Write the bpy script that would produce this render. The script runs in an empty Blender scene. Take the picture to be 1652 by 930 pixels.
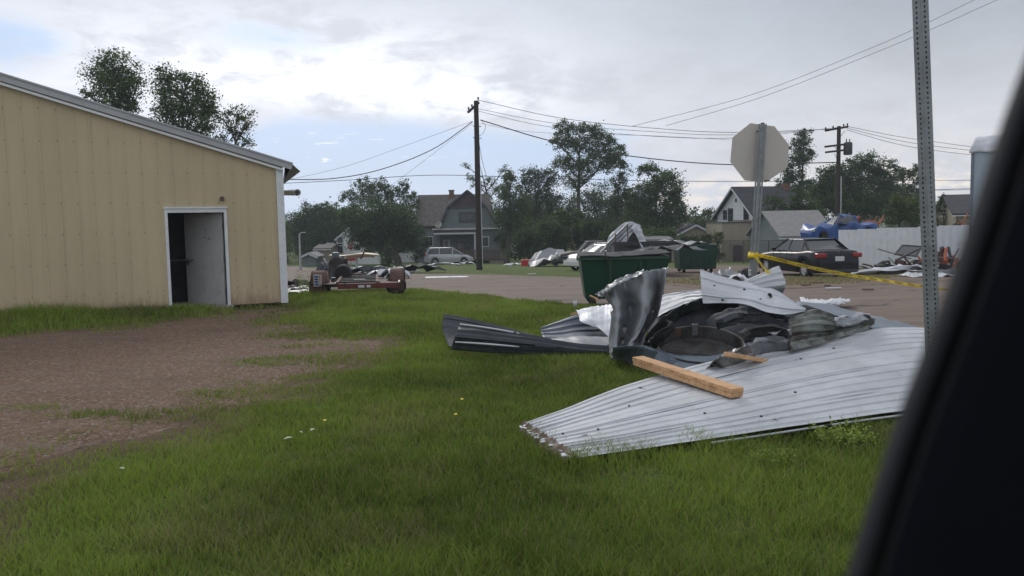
import bpy, math, random
import numpy as np
from mathutils import Vector, Matrix, noise
random.seed(7)
rng = np.random.default_rng(7)
S = bpy.context.scene
COL = S.collection
R = math.radians

# ------------------------------------------------------------------ camera
F = 1297.0; CX, CY = 826.0, 465.0
CAMZ = 1.77; PITCH = R(4.67); ROLL = R(1.0)
fw = Vector((0, math.cos(PITCH), -math.sin(PITCH)))
u0 = Vector((0, math.sin(PITCH), math.cos(PITCH))); r0 = Vector((1, 0, 0))
RT = math.cos(ROLL)*r0 - math.sin(ROLL)*u0
UP = math.sin(ROLL)*r0 + math.cos(ROLL)*u0
cam = bpy.data.cameras.new('camera'); co = bpy.data.objects.new('camera', cam); COL.objects.link(co)
m = Matrix((RT, UP, -fw)).transposed().to_4x4(); m.translation = (0, 0, CAMZ); co.matrix_world = m
cam.sensor_width = 36; cam.lens = 36*F/1652; cam.clip_start = 0.02; cam.clip_end = 3000
cam.dof.use_dof = True; cam.dof.focus_distance = 14; cam.dof.aperture_fstop = 7.5
S.camera = co
S.view_settings.view_transform = 'Standard'; S.view_settings.look = 'None'
S.view_settings.exposure = 0.42; S.view_settings.gamma = 1.0

# ------------------------------------------------------------------ sky and sun
SUN_AZ = R(-14); SUN_EL = R(32)
class NT:
    """small node-tree helper"""
    def __init__(s, nt): s.nt = nt
    def n(s, t, inp=None, **kw):
        nd = s.nt.nodes.new(t)
        for k, v in kw.items(): setattr(nd, k, v)
        for k, v in (inp or {}).items():
            if isinstance(v, bpy.types.NodeSocket): s.nt.links.new(v, nd.inputs[k])
            else: nd.inputs[k].default_value = v
        return nd
    def m(s, op, a, b=0.0, c=0.0, clamp=False):
        nd = s.nt.nodes.new('ShaderNodeMath'); nd.operation = op; nd.use_clamp = clamp
        for i, v in enumerate((a, b, c)):
            if isinstance(v, bpy.types.NodeSocket): s.nt.links.new(v, nd.inputs[i])
            else: nd.inputs[i].default_value = v
        return nd.outputs[0]
    def mix(s, f, a, b, blend='MIX'):
        nd = s.nt.nodes.new('ShaderNodeMix'); nd.data_type = 'RGBA'; nd.blend_type = blend
        for i, v in ((0, f), (6, a), (7, b)):
            if isinstance(v, bpy.types.NodeSocket): s.nt.links.new(v, nd.inputs[i])
            else: nd.inputs[i].default_value = v if i == 0 else (*v[:3], 1)
        return nd.outputs[2]
    def sstep(s, x, a, b):
        nd = s.nt.nodes.new('ShaderNodeMapRange'); nd.interpolation_type = 'SMOOTHSTEP'
        s.nt.links.new(x, nd.inputs[0]); nd.inputs[1].default_value = a; nd.inputs[2].default_value = b
        return nd.outputs[0]

W_ = bpy.data.worlds.new('World'); S.world = W_; W_.use_nodes = True
W_.node_tree.nodes.clear(); k = NT(W_.node_tree)
sky = k.n('ShaderNodeTexSky', sky_type='NISHITA', sun_disc=False, sun_elevation=SUN_EL, sun_rotation=SUN_AZ, air_density=1.0, dust_density=2.0, ozone_density=1.0)
tc = k.n('ShaderNodeTexCoord').outputs['Generated']
sx = k.n('ShaderNodeSeparateXYZ', {0: tc})
az = k.m('MULTIPLY', k.m('ARCTAN2', sx.outputs[0], sx.outputs[1]), 57.2958)
el = k.m('MULTIPLY', k.m('ARCSINE', sx.outputs[2]), 57.2958)
def gauss(a0, aw, e0, ew):
    a = k.m('DIVIDE', k.m('SUBTRACT', az, a0), aw); e = k.m('DIVIDE', k.m('SUBTRACT', el, e0), ew)
    return k.m('EXPONENT', k.m('MULTIPLY', k.m('ADD', k.m('MULTIPLY', a, a), k.m('MULTIPLY', e, e)), -1.0))
def cnoise(scale, detail, rough, off=0.0, zs=2.6, dist=0.0):
    mp = k.n('ShaderNodeMapping', {'Vector': tc, 'Scale': (1, 1, zs), 'Location': (off, off*.7, off*.3)})
    return k.n('ShaderNodeTexNoise', {'Vector': mp.outputs[0], 'Scale': scale, 'Detail': detail, 'Roughness': rough, 'Distortion': dist}).outputs[0]
n1 = cnoise(7.0, 7, .6, 3.1, dist=.4); n2 = cnoise(20.0, 6, .62, 9.2, dist=.6); n3 = cnoise(2.6, 4, .5, 1.7)
nz = k.m('ADD', k.m('MULTIPLY', n1, .6), k.m('MULTIPLY', n2, .4))
wob = k.m('MULTIPLY', k.m('SUBTRACT', nz, .5), 11.0)
# clear sky: the Nishita sky behind thin high haze
clear = k.mix(.80, k.n('ShaderNodeVectorMath', {0: sky.outputs[0], 1: (.05, .05, .05)}, operation='MULTIPLY').outputs[0], (.40, .56, .82))
low = k.sstep(el, 7.5, -.5)
clear = k.mix(k.m('MULTIPLY', low, .55), clear, (.62, .70, .83))
# grey cloud deck: pale lilac on the left, slate towards the right and overhead
right = k.sstep(k.m('ADD', az, wob), -8, 30)
deckL = k.mix(k.sstep(k.m('ADD', el, wob), 10.5, 19), (.64, .665, .73), (.50, .54, .60))
deckR = k.mix(k.sstep(k.m('ADD', el, k.m('MULTIPLY', wob, .35)), 3, 15), (.58, .585, .615), (.32, .36, .405))
deck = k.mix(right, deckL, deckR)
deck = k.mix(k.sstep(el, 20, 45), deck, (.56, .58, .62))
tex = k.m('ADD', k.m('MULTIPLY', k.m('SUBTRACT', nz, .5), .75), 1.0)
deck = k.n('ShaderNodeVectorMath', {0: deck, 'Scale': tex}, operation='SCALE').outputs[0]
# bright thin cloud round the hidden sun
br = k.m('ADD', gauss(-15.0, 12, 10.5, 2.8), k.m('MULTIPLY', gauss(-4.5, 7, 8.2, 1.8), .85))
brm = k.m('MULTIPLY', br, k.sstep(nz, .38, .56))
deck = k.mix(k.m('MULTIPLY', brm, 1.0, clamp=True), deck, (.95, .96, 1.0))
# clear gap low in the middle, thinning slowly to the right
gap = k.m('ADD', gauss(-12.5, 10.5, 3.6, 4.1), k.m('MULTIPLY', gauss(2.5, 11, 2.0, 5.0), .75))
gap = k.m('ADD', gap, k.m('MULTIPLY', gauss(-33, 6, 11.0, 2.2), .6))
gap = k.m('ADD', gap, k.m('MULTIPLY', gauss(-16, 10, 12.5, 2.4), .47))
gapm = k.sstep(k.m('ADD', gap, k.m('MULTIPLY', k.m('SUBTRACT', nz, .5), .9)), .30, .62)
col = k.mix(gapm, deck, clear)
# low cream cloud banks near the horizon and small white flecks in the gap
bank = k.m('MULTIPLY', k.sstep(n2, .47, .60), k.m('ADD', gauss(14, 12, 1.8, 1.0), k.m('MULTIPLY', gauss(27.5, 5, 2.2, 1.6), 1.1)), clamp=True)
col = k.mix(bank, col, (.80, .735, .66))
fl = k.m('MULTIPLY', k.sstep(cnoise(46, 3, .5, 4.4, 4.0), .62, .70), gauss(-12.5, 6, 4.6, 1.6))
col = k.mix(fl, col, (.86, .87, .9))
col = k.mix(k.sstep(el, -1, -6), col, (.12, .12, .11))
bg = k.n('ShaderNodeBackground', {'Color': col, 'Strength': 1.0})
W_.node_tree.links.new(bg.outputs[0], k.n('ShaderNodeOutputWorld').inputs[0])
sl = bpy.data.lights.new('sun', 'SUN'); sl.energy = 0.9; sl.angle = R(16); sl.color = (1, .95, .88)
so = bpy.data.objects.new('sun', sl); COL.objects.link(so)
sd = Vector((math.sin(SUN_AZ)*math.cos(SUN_EL), math.cos(SUN_AZ)*math.cos(SUN_EL), math.sin(SUN_EL)))
so.rotation_euler = sd.to_track_quat('Z', 'Y').to_euler()

# ------------------------------------------------------------------ measuring helpers
def terr(y):
    """height of the land: level near the camera, falling gently beyond the corner"""
    if y < 14: return 0.0
    if y < 20: return -.034*(y-14)**2/12
    if y < 50: return -.034*(y-17)
    if y < 90: return -1.122 - .04*(y-50)
    return -2.722
def terr_np(y):
    y = np.asarray(y, float)
    return np.where(y < 14, 0, np.where(y < 20, -.034*(y-14)**2/12, np.where(y < 50, -.034*(y-17), np.where(y < 90, -1.122-.04*(y-50), -2.722))))
def ray(px, py):
    d = fw*F + RT*(px-CX) - UP*(py-CY)
    return d/d.y
def P(px, py, d):
    """point of the place seen at photo position px,py at forward distance d"""
    return Vector((0, 0, CAMZ)) + ray(px, py)*d
def Z(px, py, z):
    """same, at a given height"""
    r = ray(px, py); return Vector((0, 0, CAMZ)) + r*((z-CAMZ)/r.z)
def G(px, py, cap=300):
    """point of the ground seen at px,py"""
    r = ray(px, py); d = 1.0
    while d < cap and CAMZ + r.z*d > terr(d): d += max(.02, d*.004)
    return Vector((r.x*d, d, terr(d)))
def nz3(p, s=1.0, o=0.0): return noise.noise(Vector((p[0]*s+o, p[1]*s+o*.37, p[2]*s-o*.71)))

# ------------------------------------------------------------------ objects
MW = {}
def props(o, label=None, cat=None, group=None, kind=None):
    if label: o['label'] = label
    if cat: o['category'] = cat
    if group: o['group'] = group
    if kind: o['kind'] = kind
    return o
def thing(name, label, cat, loc=(0, 0, 0), rz=0.0, group=None):
    o = bpy.data.objects.new(name, None); COL.objects.link(o); o.empty_display_size = .2
    o.location = loc; o.rotation_euler = (0, 0, rz)
    MW[o.name] = Matrix.Translation(Vector(loc)) @ Matrix.Rotation(rz, 4, 'Z')
    return props(o, label, cat, group)
class B:
    def __init__(s): s.v = []; s.f = []
    def add(s, vs, fs):
        n = len(s.v); s.v += [Vector(p) for p in vs]; s.f += [tuple(i+n for i in f) for f in fs]; return s
    def box(s, c, size, rz=0.0, M=None):
        hx, hy, hz = size[0]/2, size[1]/2, size[2]/2
        pts = [Vector((x*hx, y*hy, z*hz)) for z in (-1, 1) for y in (-1, 1) for x in (-1, 1)]
        if M is None: M = Matrix.Rotation(rz, 3, 'Z')
        c = Vector(c)
        return s.add([c + M @ p for p in pts], [(0, 2, 3, 1), (4, 5, 7, 6), (0, 1, 5, 4), (2, 6, 7, 3), (0, 4, 6, 2), (1, 3, 7, 5)])
    def mm(s, x0, x1, y0, y1, z0, z1): return s.box(((x0+x1)/2, (y0+y1)/2, (z0+z1)/2), (abs(x1-x0), abs(y1-y0), abs(z1-z0)))
    def bar(s, p, q, w, h, up=(0, 0, 1)):
        p, q = Vector(p), Vector(q); d = q-p; L = d.length; d.normalize()
        sd_ = d.cross(Vector(up))
        if sd_.length < 1e-4: sd_ = d.cross(Vector((1, 0, 0)))
        sd_.normalize(); u_ = sd_.cross(d)
        return s.box((p+q)/2, (L, w, h), M=Matrix((d, sd_, u_)).transposed())
    def tube(s, pts, r, n=8, cap=True):
        pts = [Vector(p) for p in pts]; rs = r if isinstance(r, (list, tuple)) else [r]*len(pts)
        vs = []; fs = []; ref = None
        for i, p in enumerate(pts):
            d = (pts[min(i+1, len(pts)-1)] - pts[max(i-1, 0)]).normalized()
            a = d.cross(Vector((0, 0, 1))) if ref is None else (ref - d*ref.dot(d))
            if a.length < 1e-4: a = d.cross(Vector((1, 0, 0)))
            a.normalize(); ref = a; b = d.cross(a)
            for j in range(n):
                t = 2*math.pi*j/n; vs.append(p + a*math.cos(t)*rs[i] + b*math.sin(t)*rs[i])
        for i in range(len(pts)-1):
            for j in range(n):
                j2 = (j+1) % n; fs.append((i*n+j, i*n+j2, (i+1)*n+j2, (i+1)*n+j))
        if cap: fs += [tuple(range(n-1, -1, -1)), tuple(range((len(pts)-1)*n, len(pts)*n))]
        return s.add(vs, fs)
    def cyl(s, p, q, r, n=20, r2=None): return s.tube([p, q], [r, r if r2 is None else r2], n)
    def prism(s, poly, h, axis=(0, 0, 1)):
        a = Vector(axis)*h; n = len(poly); poly = [Vector(p) for p in poly]
        return s.add(poly + [p+a for p in poly], [tuple(range(n-1, -1, -1)), tuple(range(n, 2*n))] + [(i, (i+1) % n, (i+1) % n+n, i+n) for i in range(n)])
    def grid(s, fn, nu, nv, wrap=False):
        vs = [fn(i/nu, j/nv) for i in range(nu+1) for j in range(nv+1)]
        return s.add(vs, [(i*(nv+1)+j, (i+1)*(nv+1)+j, (i+1)*(nv+1)+j+1, i*(nv+1)+j+1) for i in range(nu) for j in range(nv)])
    def lathe(s, c, prof, n=24, axis='Z'):
        vs = []
        for r_, z_ in prof:
            for j in range(n):
                t = 2*math.pi*j/n; a, b = r_*math.cos(t), r_*math.sin(t)
                vs.append(Vector(c) + (Vector((a, b, z_)) if axis == 'Z' else Vector((a, z_, b))))
        m_ = len(prof)
        return s.add(vs, [(i*n+j, i*n+(j+1) % n, (i+1)*n+(j+1) % n, (i+1)*n+j) for i in range(m_-1) for j in range(n)])
def mk(name, b, mat, parent=None, world=False, smooth=False, solid=0, bevel=0, seg=2, label=None, cat=None, group=None, kind=None, mat2=None, sang=None):
    """one mesh object from a builder; world=True: builder holds world coordinates"""
    vs = b.v
    if parent is None:
        c = Vector((sum(p.x for p in vs)/len(vs), sum(p.y for p in vs)/len(vs), min(p.z for p in vs))) if world else Vector((0, 0, 0))
        loc = c; vs = [p-c for p in vs]; Mx = Matrix.Translation(c)
    else:
        Mx = MW[parent.name]; loc = (0, 0, 0)
        if world: I = Mx.inverted(); vs = [I @ p for p in vs]
    me = bpy.data.meshes.new(name); me.from_pydata([tuple(p) for p in vs], [], b.f); me.update()
    for mt in (mat if isinstance(mat, (list, tuple)) else [mat]): me.materials.append(mt)
    if smooth: me.polygons.foreach_set('use_smooth', [True]*len(me.polygons))
    if smooth and sang: me.set_sharp_from_angle(angle=R(sang))
    o = bpy.data.objects.new(name, me); COL.objects.link(o); o.location = loc
    if parent is not None: o.parent = parent
    MW[o.name] = Mx.copy()
    if bevel:
        md = o.modifiers.new('bevel', 'BEVEL'); md.width = bevel; md.segments = seg; md.limit_method = 'ANGLE'; md.angle_limit = R(35)
    if solid:
        md = o.modifiers.new('solid', 'SOLIDIFY'); md.thickness = solid; md.offset = 0
        if mat2: me.materials.append(mat2); md.material_offset = 1; md.material_offset_rim = 1
    return props(o, label, cat, group, kind)
def copy_tree(o, parent=None):
    c = o.copy(); COL.objects.link(c); c.parent = parent
    MW[c.name] = MW[o.name].copy()
    for ch in list(o.children): copy_tree(ch, c)
    return c

# ------------------------------------------------------------------ materials
def new_mat(name):
    mt = bpy.data.materials.new(name); mt.use_nodes = True; mt.node_tree.nodes.clear(); return mt, NT(mt.node_tree)
def finish(mt, q, color, rough=.6, metal=0.0, bump=None, bs=.3, spec=.5, bd=.02, alpha=None, extra=None):
    d = {'Base Color': color if isinstance(color, bpy.types.NodeSocket) else (*color, 1), 'Roughness': rough, 'Metallic': metal, 'Specular IOR Level': spec}
    if bump is not None: d['Normal'] = q.n('ShaderNodeBump', {'Height': bump, 'Strength': bs, 'Distance': bd}).outputs[0]
    if alpha is not None: d['Alpha'] = alpha
    if extra: d.update(extra)
    p = q.n('ShaderNodeBsdfPrincipled', d); q.nt.links.new(p.outputs[0], q.n('ShaderNodeOutputMaterial').inputs[0]); return mt
def oc(q, scale=(1, 1, 1)):
    return q.n('ShaderNodeMapping', {'Vector': q.n('ShaderNodeTexCoord').outputs['Object'], 'Scale': scale}).outputs[0]
def nzn(q, v, s, det=5, ro=.6, dist=0.0): return q.n('ShaderNodeTexNoise', {'Vector': v, 'Scale': s, 'Detail': det, 'Roughness': ro, 'Distortion': dist}).outputs[0]
def paint(name, c, rough=.5, metal=0.0, var=.25, scale=3.0, dirt=None, damt=.3, dscale=1.5, bs=.15, stretch=(1, 1, 1), spec=.5, bd=.01, dlo=.5, dhi=.7):
    """coloured surface with tonal variation, dirt or rust patches and fine relief"""
    mt, q = new_mat(name); v = oc(q, stretch)
    a = nzn(q, v, scale, 6, .65); b = nzn(q, v, scale*9, 4, .6)
    f = q.m('ADD', q.m('MULTIPLY', a, .7), q.m('MULTIPLY', b, .3))
    lo = tuple(x*(1-var) for x in c); hi = tuple(min(1, x*(1+var)) for x in c)
    colr = q.mix(q.sstep(f, .32, .68), lo, hi)
    if dirt: colr = q.mix(q.m('MULTIPLY', q.sstep(nzn(q, v, dscale, 7, .7, .5), dlo, dhi), damt), colr, dirt)
    return finish(mt, q, colr, q.m('ADD', q.m('MULTIPLY', b, .3), rough-.15), metal, b, bs, spec, bd)
M = {}
mt, q = new_mat('beige_paint'); v = oc(q, (1, 1, .35)); z_ = q.n('ShaderNodeSeparateXYZ', {0: q.n('ShaderNodeTexCoord').outputs['Object']}).outputs[2]
a_ = nzn(q, v, .6, 6, .65); b_ = nzn(q, v, 9, 5, .7); st_ = nzn(q, oc(q, (7, 7, .25)), 1.6, 5, .7)
c_ = q.mix(q.sstep(a_, .35, .65), (.510, .410, .268), (.572, .465, .305))
c_ = q.mix(q.m('MULTIPLY', q.sstep(st_, .50, .75), .28), c_, (.33, .26, .19))
spl = q.m('MULTIPLY', q.sstep(q.m('ADD', z_, q.m('MULTIPLY', q.m('SUBTRACT', b_, .5), 1.1)), .42, -.05), .6)
c_ = q.mix(spl, c_, (.27, .16, .115)); c_ = q.mix(q.m('MULTIPLY', q.sstep(b_, .62, .72), .25), c_, (.30, .22, .16))
M['beige'] = finish(mt, q, c_, .5, 0, q.m('ADD', b_, q.m('MULTIPLY', nzn(q, oc(q, (1, 1, .6)), 1.1, 3, .5), 7)), .10, .4, .02)
M['white'] = paint('white_paint', (.72, .74, .78), .45, var=.08, scale=1.5, dirt=(.42, .40, .38), damt=.4, bs=.06)
M['roofwhite'] = paint('white_roof_metal', (.42, .43, .46), .4, var=.08, scale=1.2, dirt=(.35, .33, .32), damt=.4, bs=.06)
M['door'] = paint('door_grey', (.40, .39, .385), .5, var=.08, dirt=(.25, .23, .22), damt=.5, dscale=2.2, bs=.05)
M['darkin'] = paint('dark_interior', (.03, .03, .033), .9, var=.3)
M['concrete'] = paint('concrete', (.30, .285, .26), .9, var=.2, scale=4, dirt=(.16, .14, .11), damt=.5, bs=.4)
M['black'] = paint('black_rubber', (.02, .02, .021), .75, var=.3, scale=6)
M['darksteel'] = paint('dark_steel', (.055, .055, .06), .55, .3, var=.3, scale=5, dirt=(.14, .07, .04), damt=.5, dscale=3)
M['galv'] = paint('galvanised', (.42, .43, .44), .42, .75, var=.18, scale=9, dirt=(.25, .24, .22), damt=.3, dscale=4, bs=.12)
M['signback'] = paint('sign_aluminium', (.53, .49, .455), .5, .15, var=.05, scale=3, dirt=(.42, .38, .34), damt=.35, bs=.03)
M['wood'] = paint('weathered_pole_wood', (.042, .032, .028), .9, var=.35, scale=6, stretch=(4, 4, .4), bs=.6, bd=.02)
M['bark'] = paint('bark', (.085, .068, .052), .95, var=.35, scale=8, stretch=(2, 2, .5), bs=.7, bd=.03)
M['wire'] = paint('black_wire', (.03, .03, .03), .6)
M['grn'] = paint('dumpster_green', (.010, .052, .034), .42, var=.18, scale=2.5, dirt=(.06, .05, .035), damt=.5, dscale=2.5, bs=.15)
M['rust'] = paint('rusty_steel', (.125, .075, .062), .8, .1, var=.35, scale=5, dirt=(.07, .035, .03), damt=.7, dscale=3, bs=.35)
M['redrust'] = paint('faded_red_paint', (.12, .028, .026), .7, var=.3, scale=5, dirt=(.09, .045, .035), damt=.8, dscale=4, bs=.3)
M['glass'] = paint('dark_glass', (.03, .035, .04), .18, var=.1, spec=.8, bs=.0)
M['blackcar'] = paint('black_car_paint', (.008, .009, .013), .3, .0, var=.1, spec=.35, bs=.0)
M['silvercar'] = paint('silver_car_paint', (.42, .43, .45), .32, .5, var=.06, dirt=(.25, .23, .2), damt=.25, bs=.0)
M['whitecar'] = paint('white_car_paint', (.60, .60, .60), .35, var=.06, dirt=(.35, .32, .28), damt=.35, bs=.0)
M['bluecar'] = paint('blue_truck_paint', (.015, .065, .24), .35, var=.15, dirt=(.05, .06, .09), damt=.4, dscale=2, bs=.05)
M['redlamp'] = paint('red_lamp', (.28, .012, .014), .2, var=.15, scale=8, spec=.8, bs=0)
M['lamp'] = paint('clear_lamp', (.5, .52, .55), .15, var=.1, spec=.8, bs=0)
M['plate'] = paint('plate', (.55, .57, .6), .4, var=.1)
M['rim'] = paint('alloy', (.62, .62, .64), .35, .2, var=.1, bs=0)
M['yellow'] = paint('yellow_tape', (.86, .62, .035), .45, var=.08, scale=9, bs=.05)
M['ink'] = paint('black_ink', (.015, .015, .015), .5)
M['orange'] = paint('orange_machine', (.40, .10, .045), .6, var=.3, scale=6, dirt=(.12, .06, .04), damt=.6, dscale=4)
M['red'] = paint('red_plastic', (.50, .03, .025), .45, var=.15)
M['sign_red'] = paint('sign_red', (.42, .02, .025), .4, var=.08)
M['cream'] = paint('cream_fibreglass', (.55, .47, .36), .5, var=.1, dirt=(.3, .24, .17), damt=.4)
M['tarpgrey'] = paint('dark_tarp', (.03, .032, .038), .85, var=.2, scale=2)
M['bluegrey'] = paint('bluegrey_sheet', (.14, .175, .22), .4, .3, var=.15, dirt=(.1, .1, .1), damt=.4)
M['steel_dark'] = paint('slate_sheet_steel', (.048, .053, .064), .62, .05, var=.3, scale=1.6, dirt=(.15, .15, .155), damt=.35, dscale=3, bs=.12, stretch=(1, 1, 1.5))
M['bluedark'] = paint('slate_blue_sheet', (.07, .09, .125), .5, .1, var=.15, dirt=(.1, .1, .1), damt=.3)
M['steel_green'] = paint('green_black_sheet_steel', (.022, .033, .028), .34, .1, var=.25, dirt=(.08, .08, .075), damt=.4, dscale=2, bs=.05)
M['siding'] = paint('bluegrey_siding', (.145, .175, .18), .7, var=.10, scale=1, dirt=(.09, .11, .11), damt=.4, stretch=(.5, .5, 3))
M['shingle'] = paint('brown_shingles', (.125, .108, .10), .9, var=.35, scale=2.5, dirt=(.09, .075, .07), damt=.6, dscale=1.4, bs=.3)
M['shingle_dark'] = paint('dark_shingles', (.045, .045, .052), .9, var=.3, scale=3)
M['shingle_grey'] = paint('grey_shingles', (.24, .235, .235), .9, var=.15, scale=3)
M['maroon'] = paint('maroon_gable', (.075, .05, .06), .8, var=.2)
M['whitewall'] = paint('white_siding', (.74, .76, .78), .7, var=.05, scale=1.2, dirt=(.4, .4, .4), damt=.3, stretch=(.4, .4, 3))
M['tan'] = paint('tan_wall', (.30, .265, .20), .85, var=.1, dirt=(.16, .12, .08), damt=.5, dscale=.8, stretch=(2, 2, .5))
M['brick'] = paint('brick_chimney', (.16, .08, .06), .9, var=.3, scale=6)
M['deckwood'] = paint('deck_wood', (.15, .10, .075), .85, var=.25, scale=5)
M['trim'] = paint('white_trim', (.55, .57, .6), .6, var=.06)
M['dtrim'] = paint('dark_trim', (.05, .06, .065), .6, var=.1)
M['skysteel'] = paint('blue_grey_steel_cladding', (.33, .40, .46), .42, .3, var=.08, scale=1.2, dirt=(.22, .25, .28), damt=.4, stretch=(1, 1, .3), bs=.05)
M['carint'] = paint('car_trim_black', (.005, .0055, .009), .85, var=.2, spec=.08)
M['carseal'] = paint('car_trim_grey', (.020, .021, .026), .8, var=.1, spec=.3)
M['leafpale'] = paint('pale_leaf', (.20, .27, .15), .6, var=.2)
M['yflower'] = paint('yellow_flower', (.7, .55, .03), .6, var=.1)
M['cut'] = paint('rusty_cut_edge', (.22, .165, .13), .9, var=.4, scale=18, dirt=(.5, .49, .46), damt=.8, dscale=14, bs=.6)

def sheet_silver(name, c=(.48, .505, .55), metal=.2, rough=.42, spots=True):
    mt, q = new_mat(name); v = oc(q)
    a = nzn(q, v, 1.4, 6, .65, .4); b = nzn(q, v, 11, 6, .7); st = nzn(q, oc(q, (2.2, 9, 9)), 3, 5, .7)
    colr = q.mix(q.sstep(a, .35, .65), tuple(x*.80 for x in c), c)
    colr = q.mix(q.m('MULTIPLY', q.sstep(st, .45, .72), .35), colr, tuple(x*.62 for x in c))
    colr = q.mix(q.m('MULTIPLY', q.sstep(b, .60, .74), .55), colr, (.20, .19, .17))
    if spots: colr = q.mix(q.sstep(nzn(q, v, 5.5, 2, .4), .745, .765), colr, (.035, .03, .03))
    return finish(mt, q, colr, q.m('ADD', q.m('MULTIPLY', b, .25), rough-.1), metal, q.m('ADD', b, q.m('MULTIPLY', a, 3)), .12, .5, .01)
M['ductsteel'] = sheet_silver('duct_steel', (.40, .43, .47), .2, .5)
M['galvpost'] = paint('weathered_galvanised_post', (.26, .28, .30), .5, .4, var=.2, scale=9, dirt=(.16, .16, .16), damt=.4, dscale=5, bs=.12)
M['silver'] = sheet_silver('silver_sheet_steel', (.52, .54, .575), .1, .52)
M['whitesheet'] = sheet_silver('white_sheet_steel', (.66, .68, .73), .1, .45)
M['dullsheet'] = sheet_silver('dull_sheet_steel', (.27, .28, .30), .45, .4)
mt, q = new_mat('skylight_sheet'); v = oc(q)
colr = q.mix(q.sstep(nzn(q, v, 3, 6, .7, .8), .38, .62), (.30, .33, .31), (.075, .06, .045))
M['translucent'] = finish(mt, q, colr, .3, .0, nzn(q, v, 6), .2, .6, .02, extra={'Transmission Weight': .25})
mt, q = new_mat('pale_timber'); v = oc(q, (.8, 8, 8))
g_ = nzn(q, v, 4, 6, .6, .5)
colr = q.mix(q.sstep(g_, .35, .65), (.48, .265, .13), (.64, .40, .22))
colr = q.mix(q.m('MULTIPLY', q.sstep(nzn(q, oc(q), 9, 4, .6), .58, .70), .45), colr, (.20, .08, .03))
M['timber'] = finish(mt, q, colr, .7, 0, g_, .3, .3, .004)
mt, q = new_mat('rusty_pan'); v = oc(q)
colr = q.mix(q.sstep(nzn(q, v, 3.5, 7, .7, .6), .36, .64), (.10, .097, .095), (.030, .026, .024))
colr = q.mix(q.m('MULTIPLY', q.sstep(nzn(q, v, 6, 5, .7), .55, .7), .7), colr, (.17, .085, .045))
M['pan'] = finish(mt, q, colr, .6, .25, nzn(q, v, 14), .3, .4, .01)

# ground surfaces
def grass_soil():
    mt, q = new_mat('lawn_soil'); ba = q.n('ShaderNodeAttribute', attribute_name='bare').outputs['Fac']; v = oc(q)
    big = nzn(q, v, .35, 5, .6, .6); mid = nzn(q, v, 2.2, 6, .7); fine = nzn(q, oc(q, (1, .45, 1)), 26, 6, .8)
    g = q.mix(q.sstep(fine, .3, .72), (.048, .066, .018), (.130, .190, .040))
    g = q.mix(q.m('MULTIPLY', q.sstep(mid, .50, .72), .55), g, (.105, .092, .048))
    g = q.mix(q.m('MULTIPLY', q.sstep(big, .50, .72), .45), g, (.115, .11, .05))
    bf = q.sstep(q.m('ADD', ba, q.m('MULTIPLY', q.m('SUBTRACT', q.m('ADD', q.m('MULTIPLY', mid, .6), q.m('MULTIPLY', fine, .4)), .5), 1.3)), .30, .62)
    g = q.mix(bf, g, q.mix(fine, (.085, .052, .036), (.19, .135, .10)))
    return finish(mt, q, g, .95, 0, q.m('ADD', fine, mid), .8, .2, .05)
M['lawn'] = grass_soil()
def gravel():
    mt, q = new_mat('gravel'); v = oc(q)
    vo = q.n('ShaderNodeTexVoronoi', {'Vector': v, 'Scale': 38.0}); vo2 = q.n('ShaderNodeTexVoronoi', {'Vector': v, 'Scale': 90.0})
    sx_ = q.n('ShaderNodeSeparateXYZ', {0: vo.outputs['Color']})
    c1 = q.mix(sx_.outputs[0], (.130, .076, .048), (.245, .160, .110))
    c1 = q.mix(q.sstep(sx_.outputs[1], .86, .9), c1, (.29, .24, .20))
    c1 = q.mix(q.m('MULTIPLY', q.sstep(vo2.outputs['Distance'], .3, .8), .4), c1, (.075, .052, .042))
    big = nzn(q, oc(q, (.5, 1, 1)), .9, 6, .65, 1.0)
    c1 = q.mix(q.m('MULTIPLY', q.sstep(big, .50, .68), .55), c1, (.125, .085, .065))
    tr = nzn(q, oc(q, (.12, 1.3, 1)), 1.6, 4, .6)
    c1 = q.mix(q.m('MULTIPLY', q.sstep(tr, .52, .66), .35), c1, (.19, .15, .13))
    h = q.m('ADD', q.m('MULTIPLY', vo.outputs['Distance'], -1.0), q.m('MULTIPLY', big, 1.2))
    return finish(mt, q, c1, .92, 0, h, .9, .25, .03)
M['gravel'] = gravel()
def asphalt(name, c0, c1, dirt):
    mt, q = new_mat(name); v = oc(q)
    fine = nzn(q, v, 60, 3, .7); mid = nzn(q, oc(q, (.35, 1.4, 1)), 1.1, 6, .65, .8)
    g = q.mix(q.sstep(mid, .35, .65), c0, c1)
    g = q.mix(q.m('MULTIPLY', fine, .4), g, tuple(x*.6 for x in c0))
    wv = q.n('ShaderNodeVectorMath', {0: v, 1: q.n('ShaderNodeVectorMath', {0: q.n('ShaderNodeTexNoise', {'Vector': v, 'Scale': .8, 'Detail': 5.0}).outputs['Color'], 'Scale': 1.6}, operation='SCALE').outputs[0]}, operation='ADD').outputs[0]
    cr = q.n('ShaderNodeTexVoronoi', {'Vector': wv, 'Scale': .32}, feature='DISTANCE_TO_EDGE').outputs['Distance']
    g = q.mix(q.m('MULTIPLY', q.m('SUBTRACT', 1.0, q.sstep(cr, .004, .014)), .75), g, (.035, .03, .028))
    g = q.mix(q.m('MULTIPLY', q.sstep(nzn(q, v, .5, 6, .7, 1.2), .52, .68), .7), g, dirt)
    return finish(mt, q, g, .85, 0, q.m('ADD', fine, q.m('MULTIPLY', mid, .5)), .4, .35, .01)
M['road'] = asphalt('asphalt', (.145, .108, .086), (.215, .165, .136), (.175, .115, .080))
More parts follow.
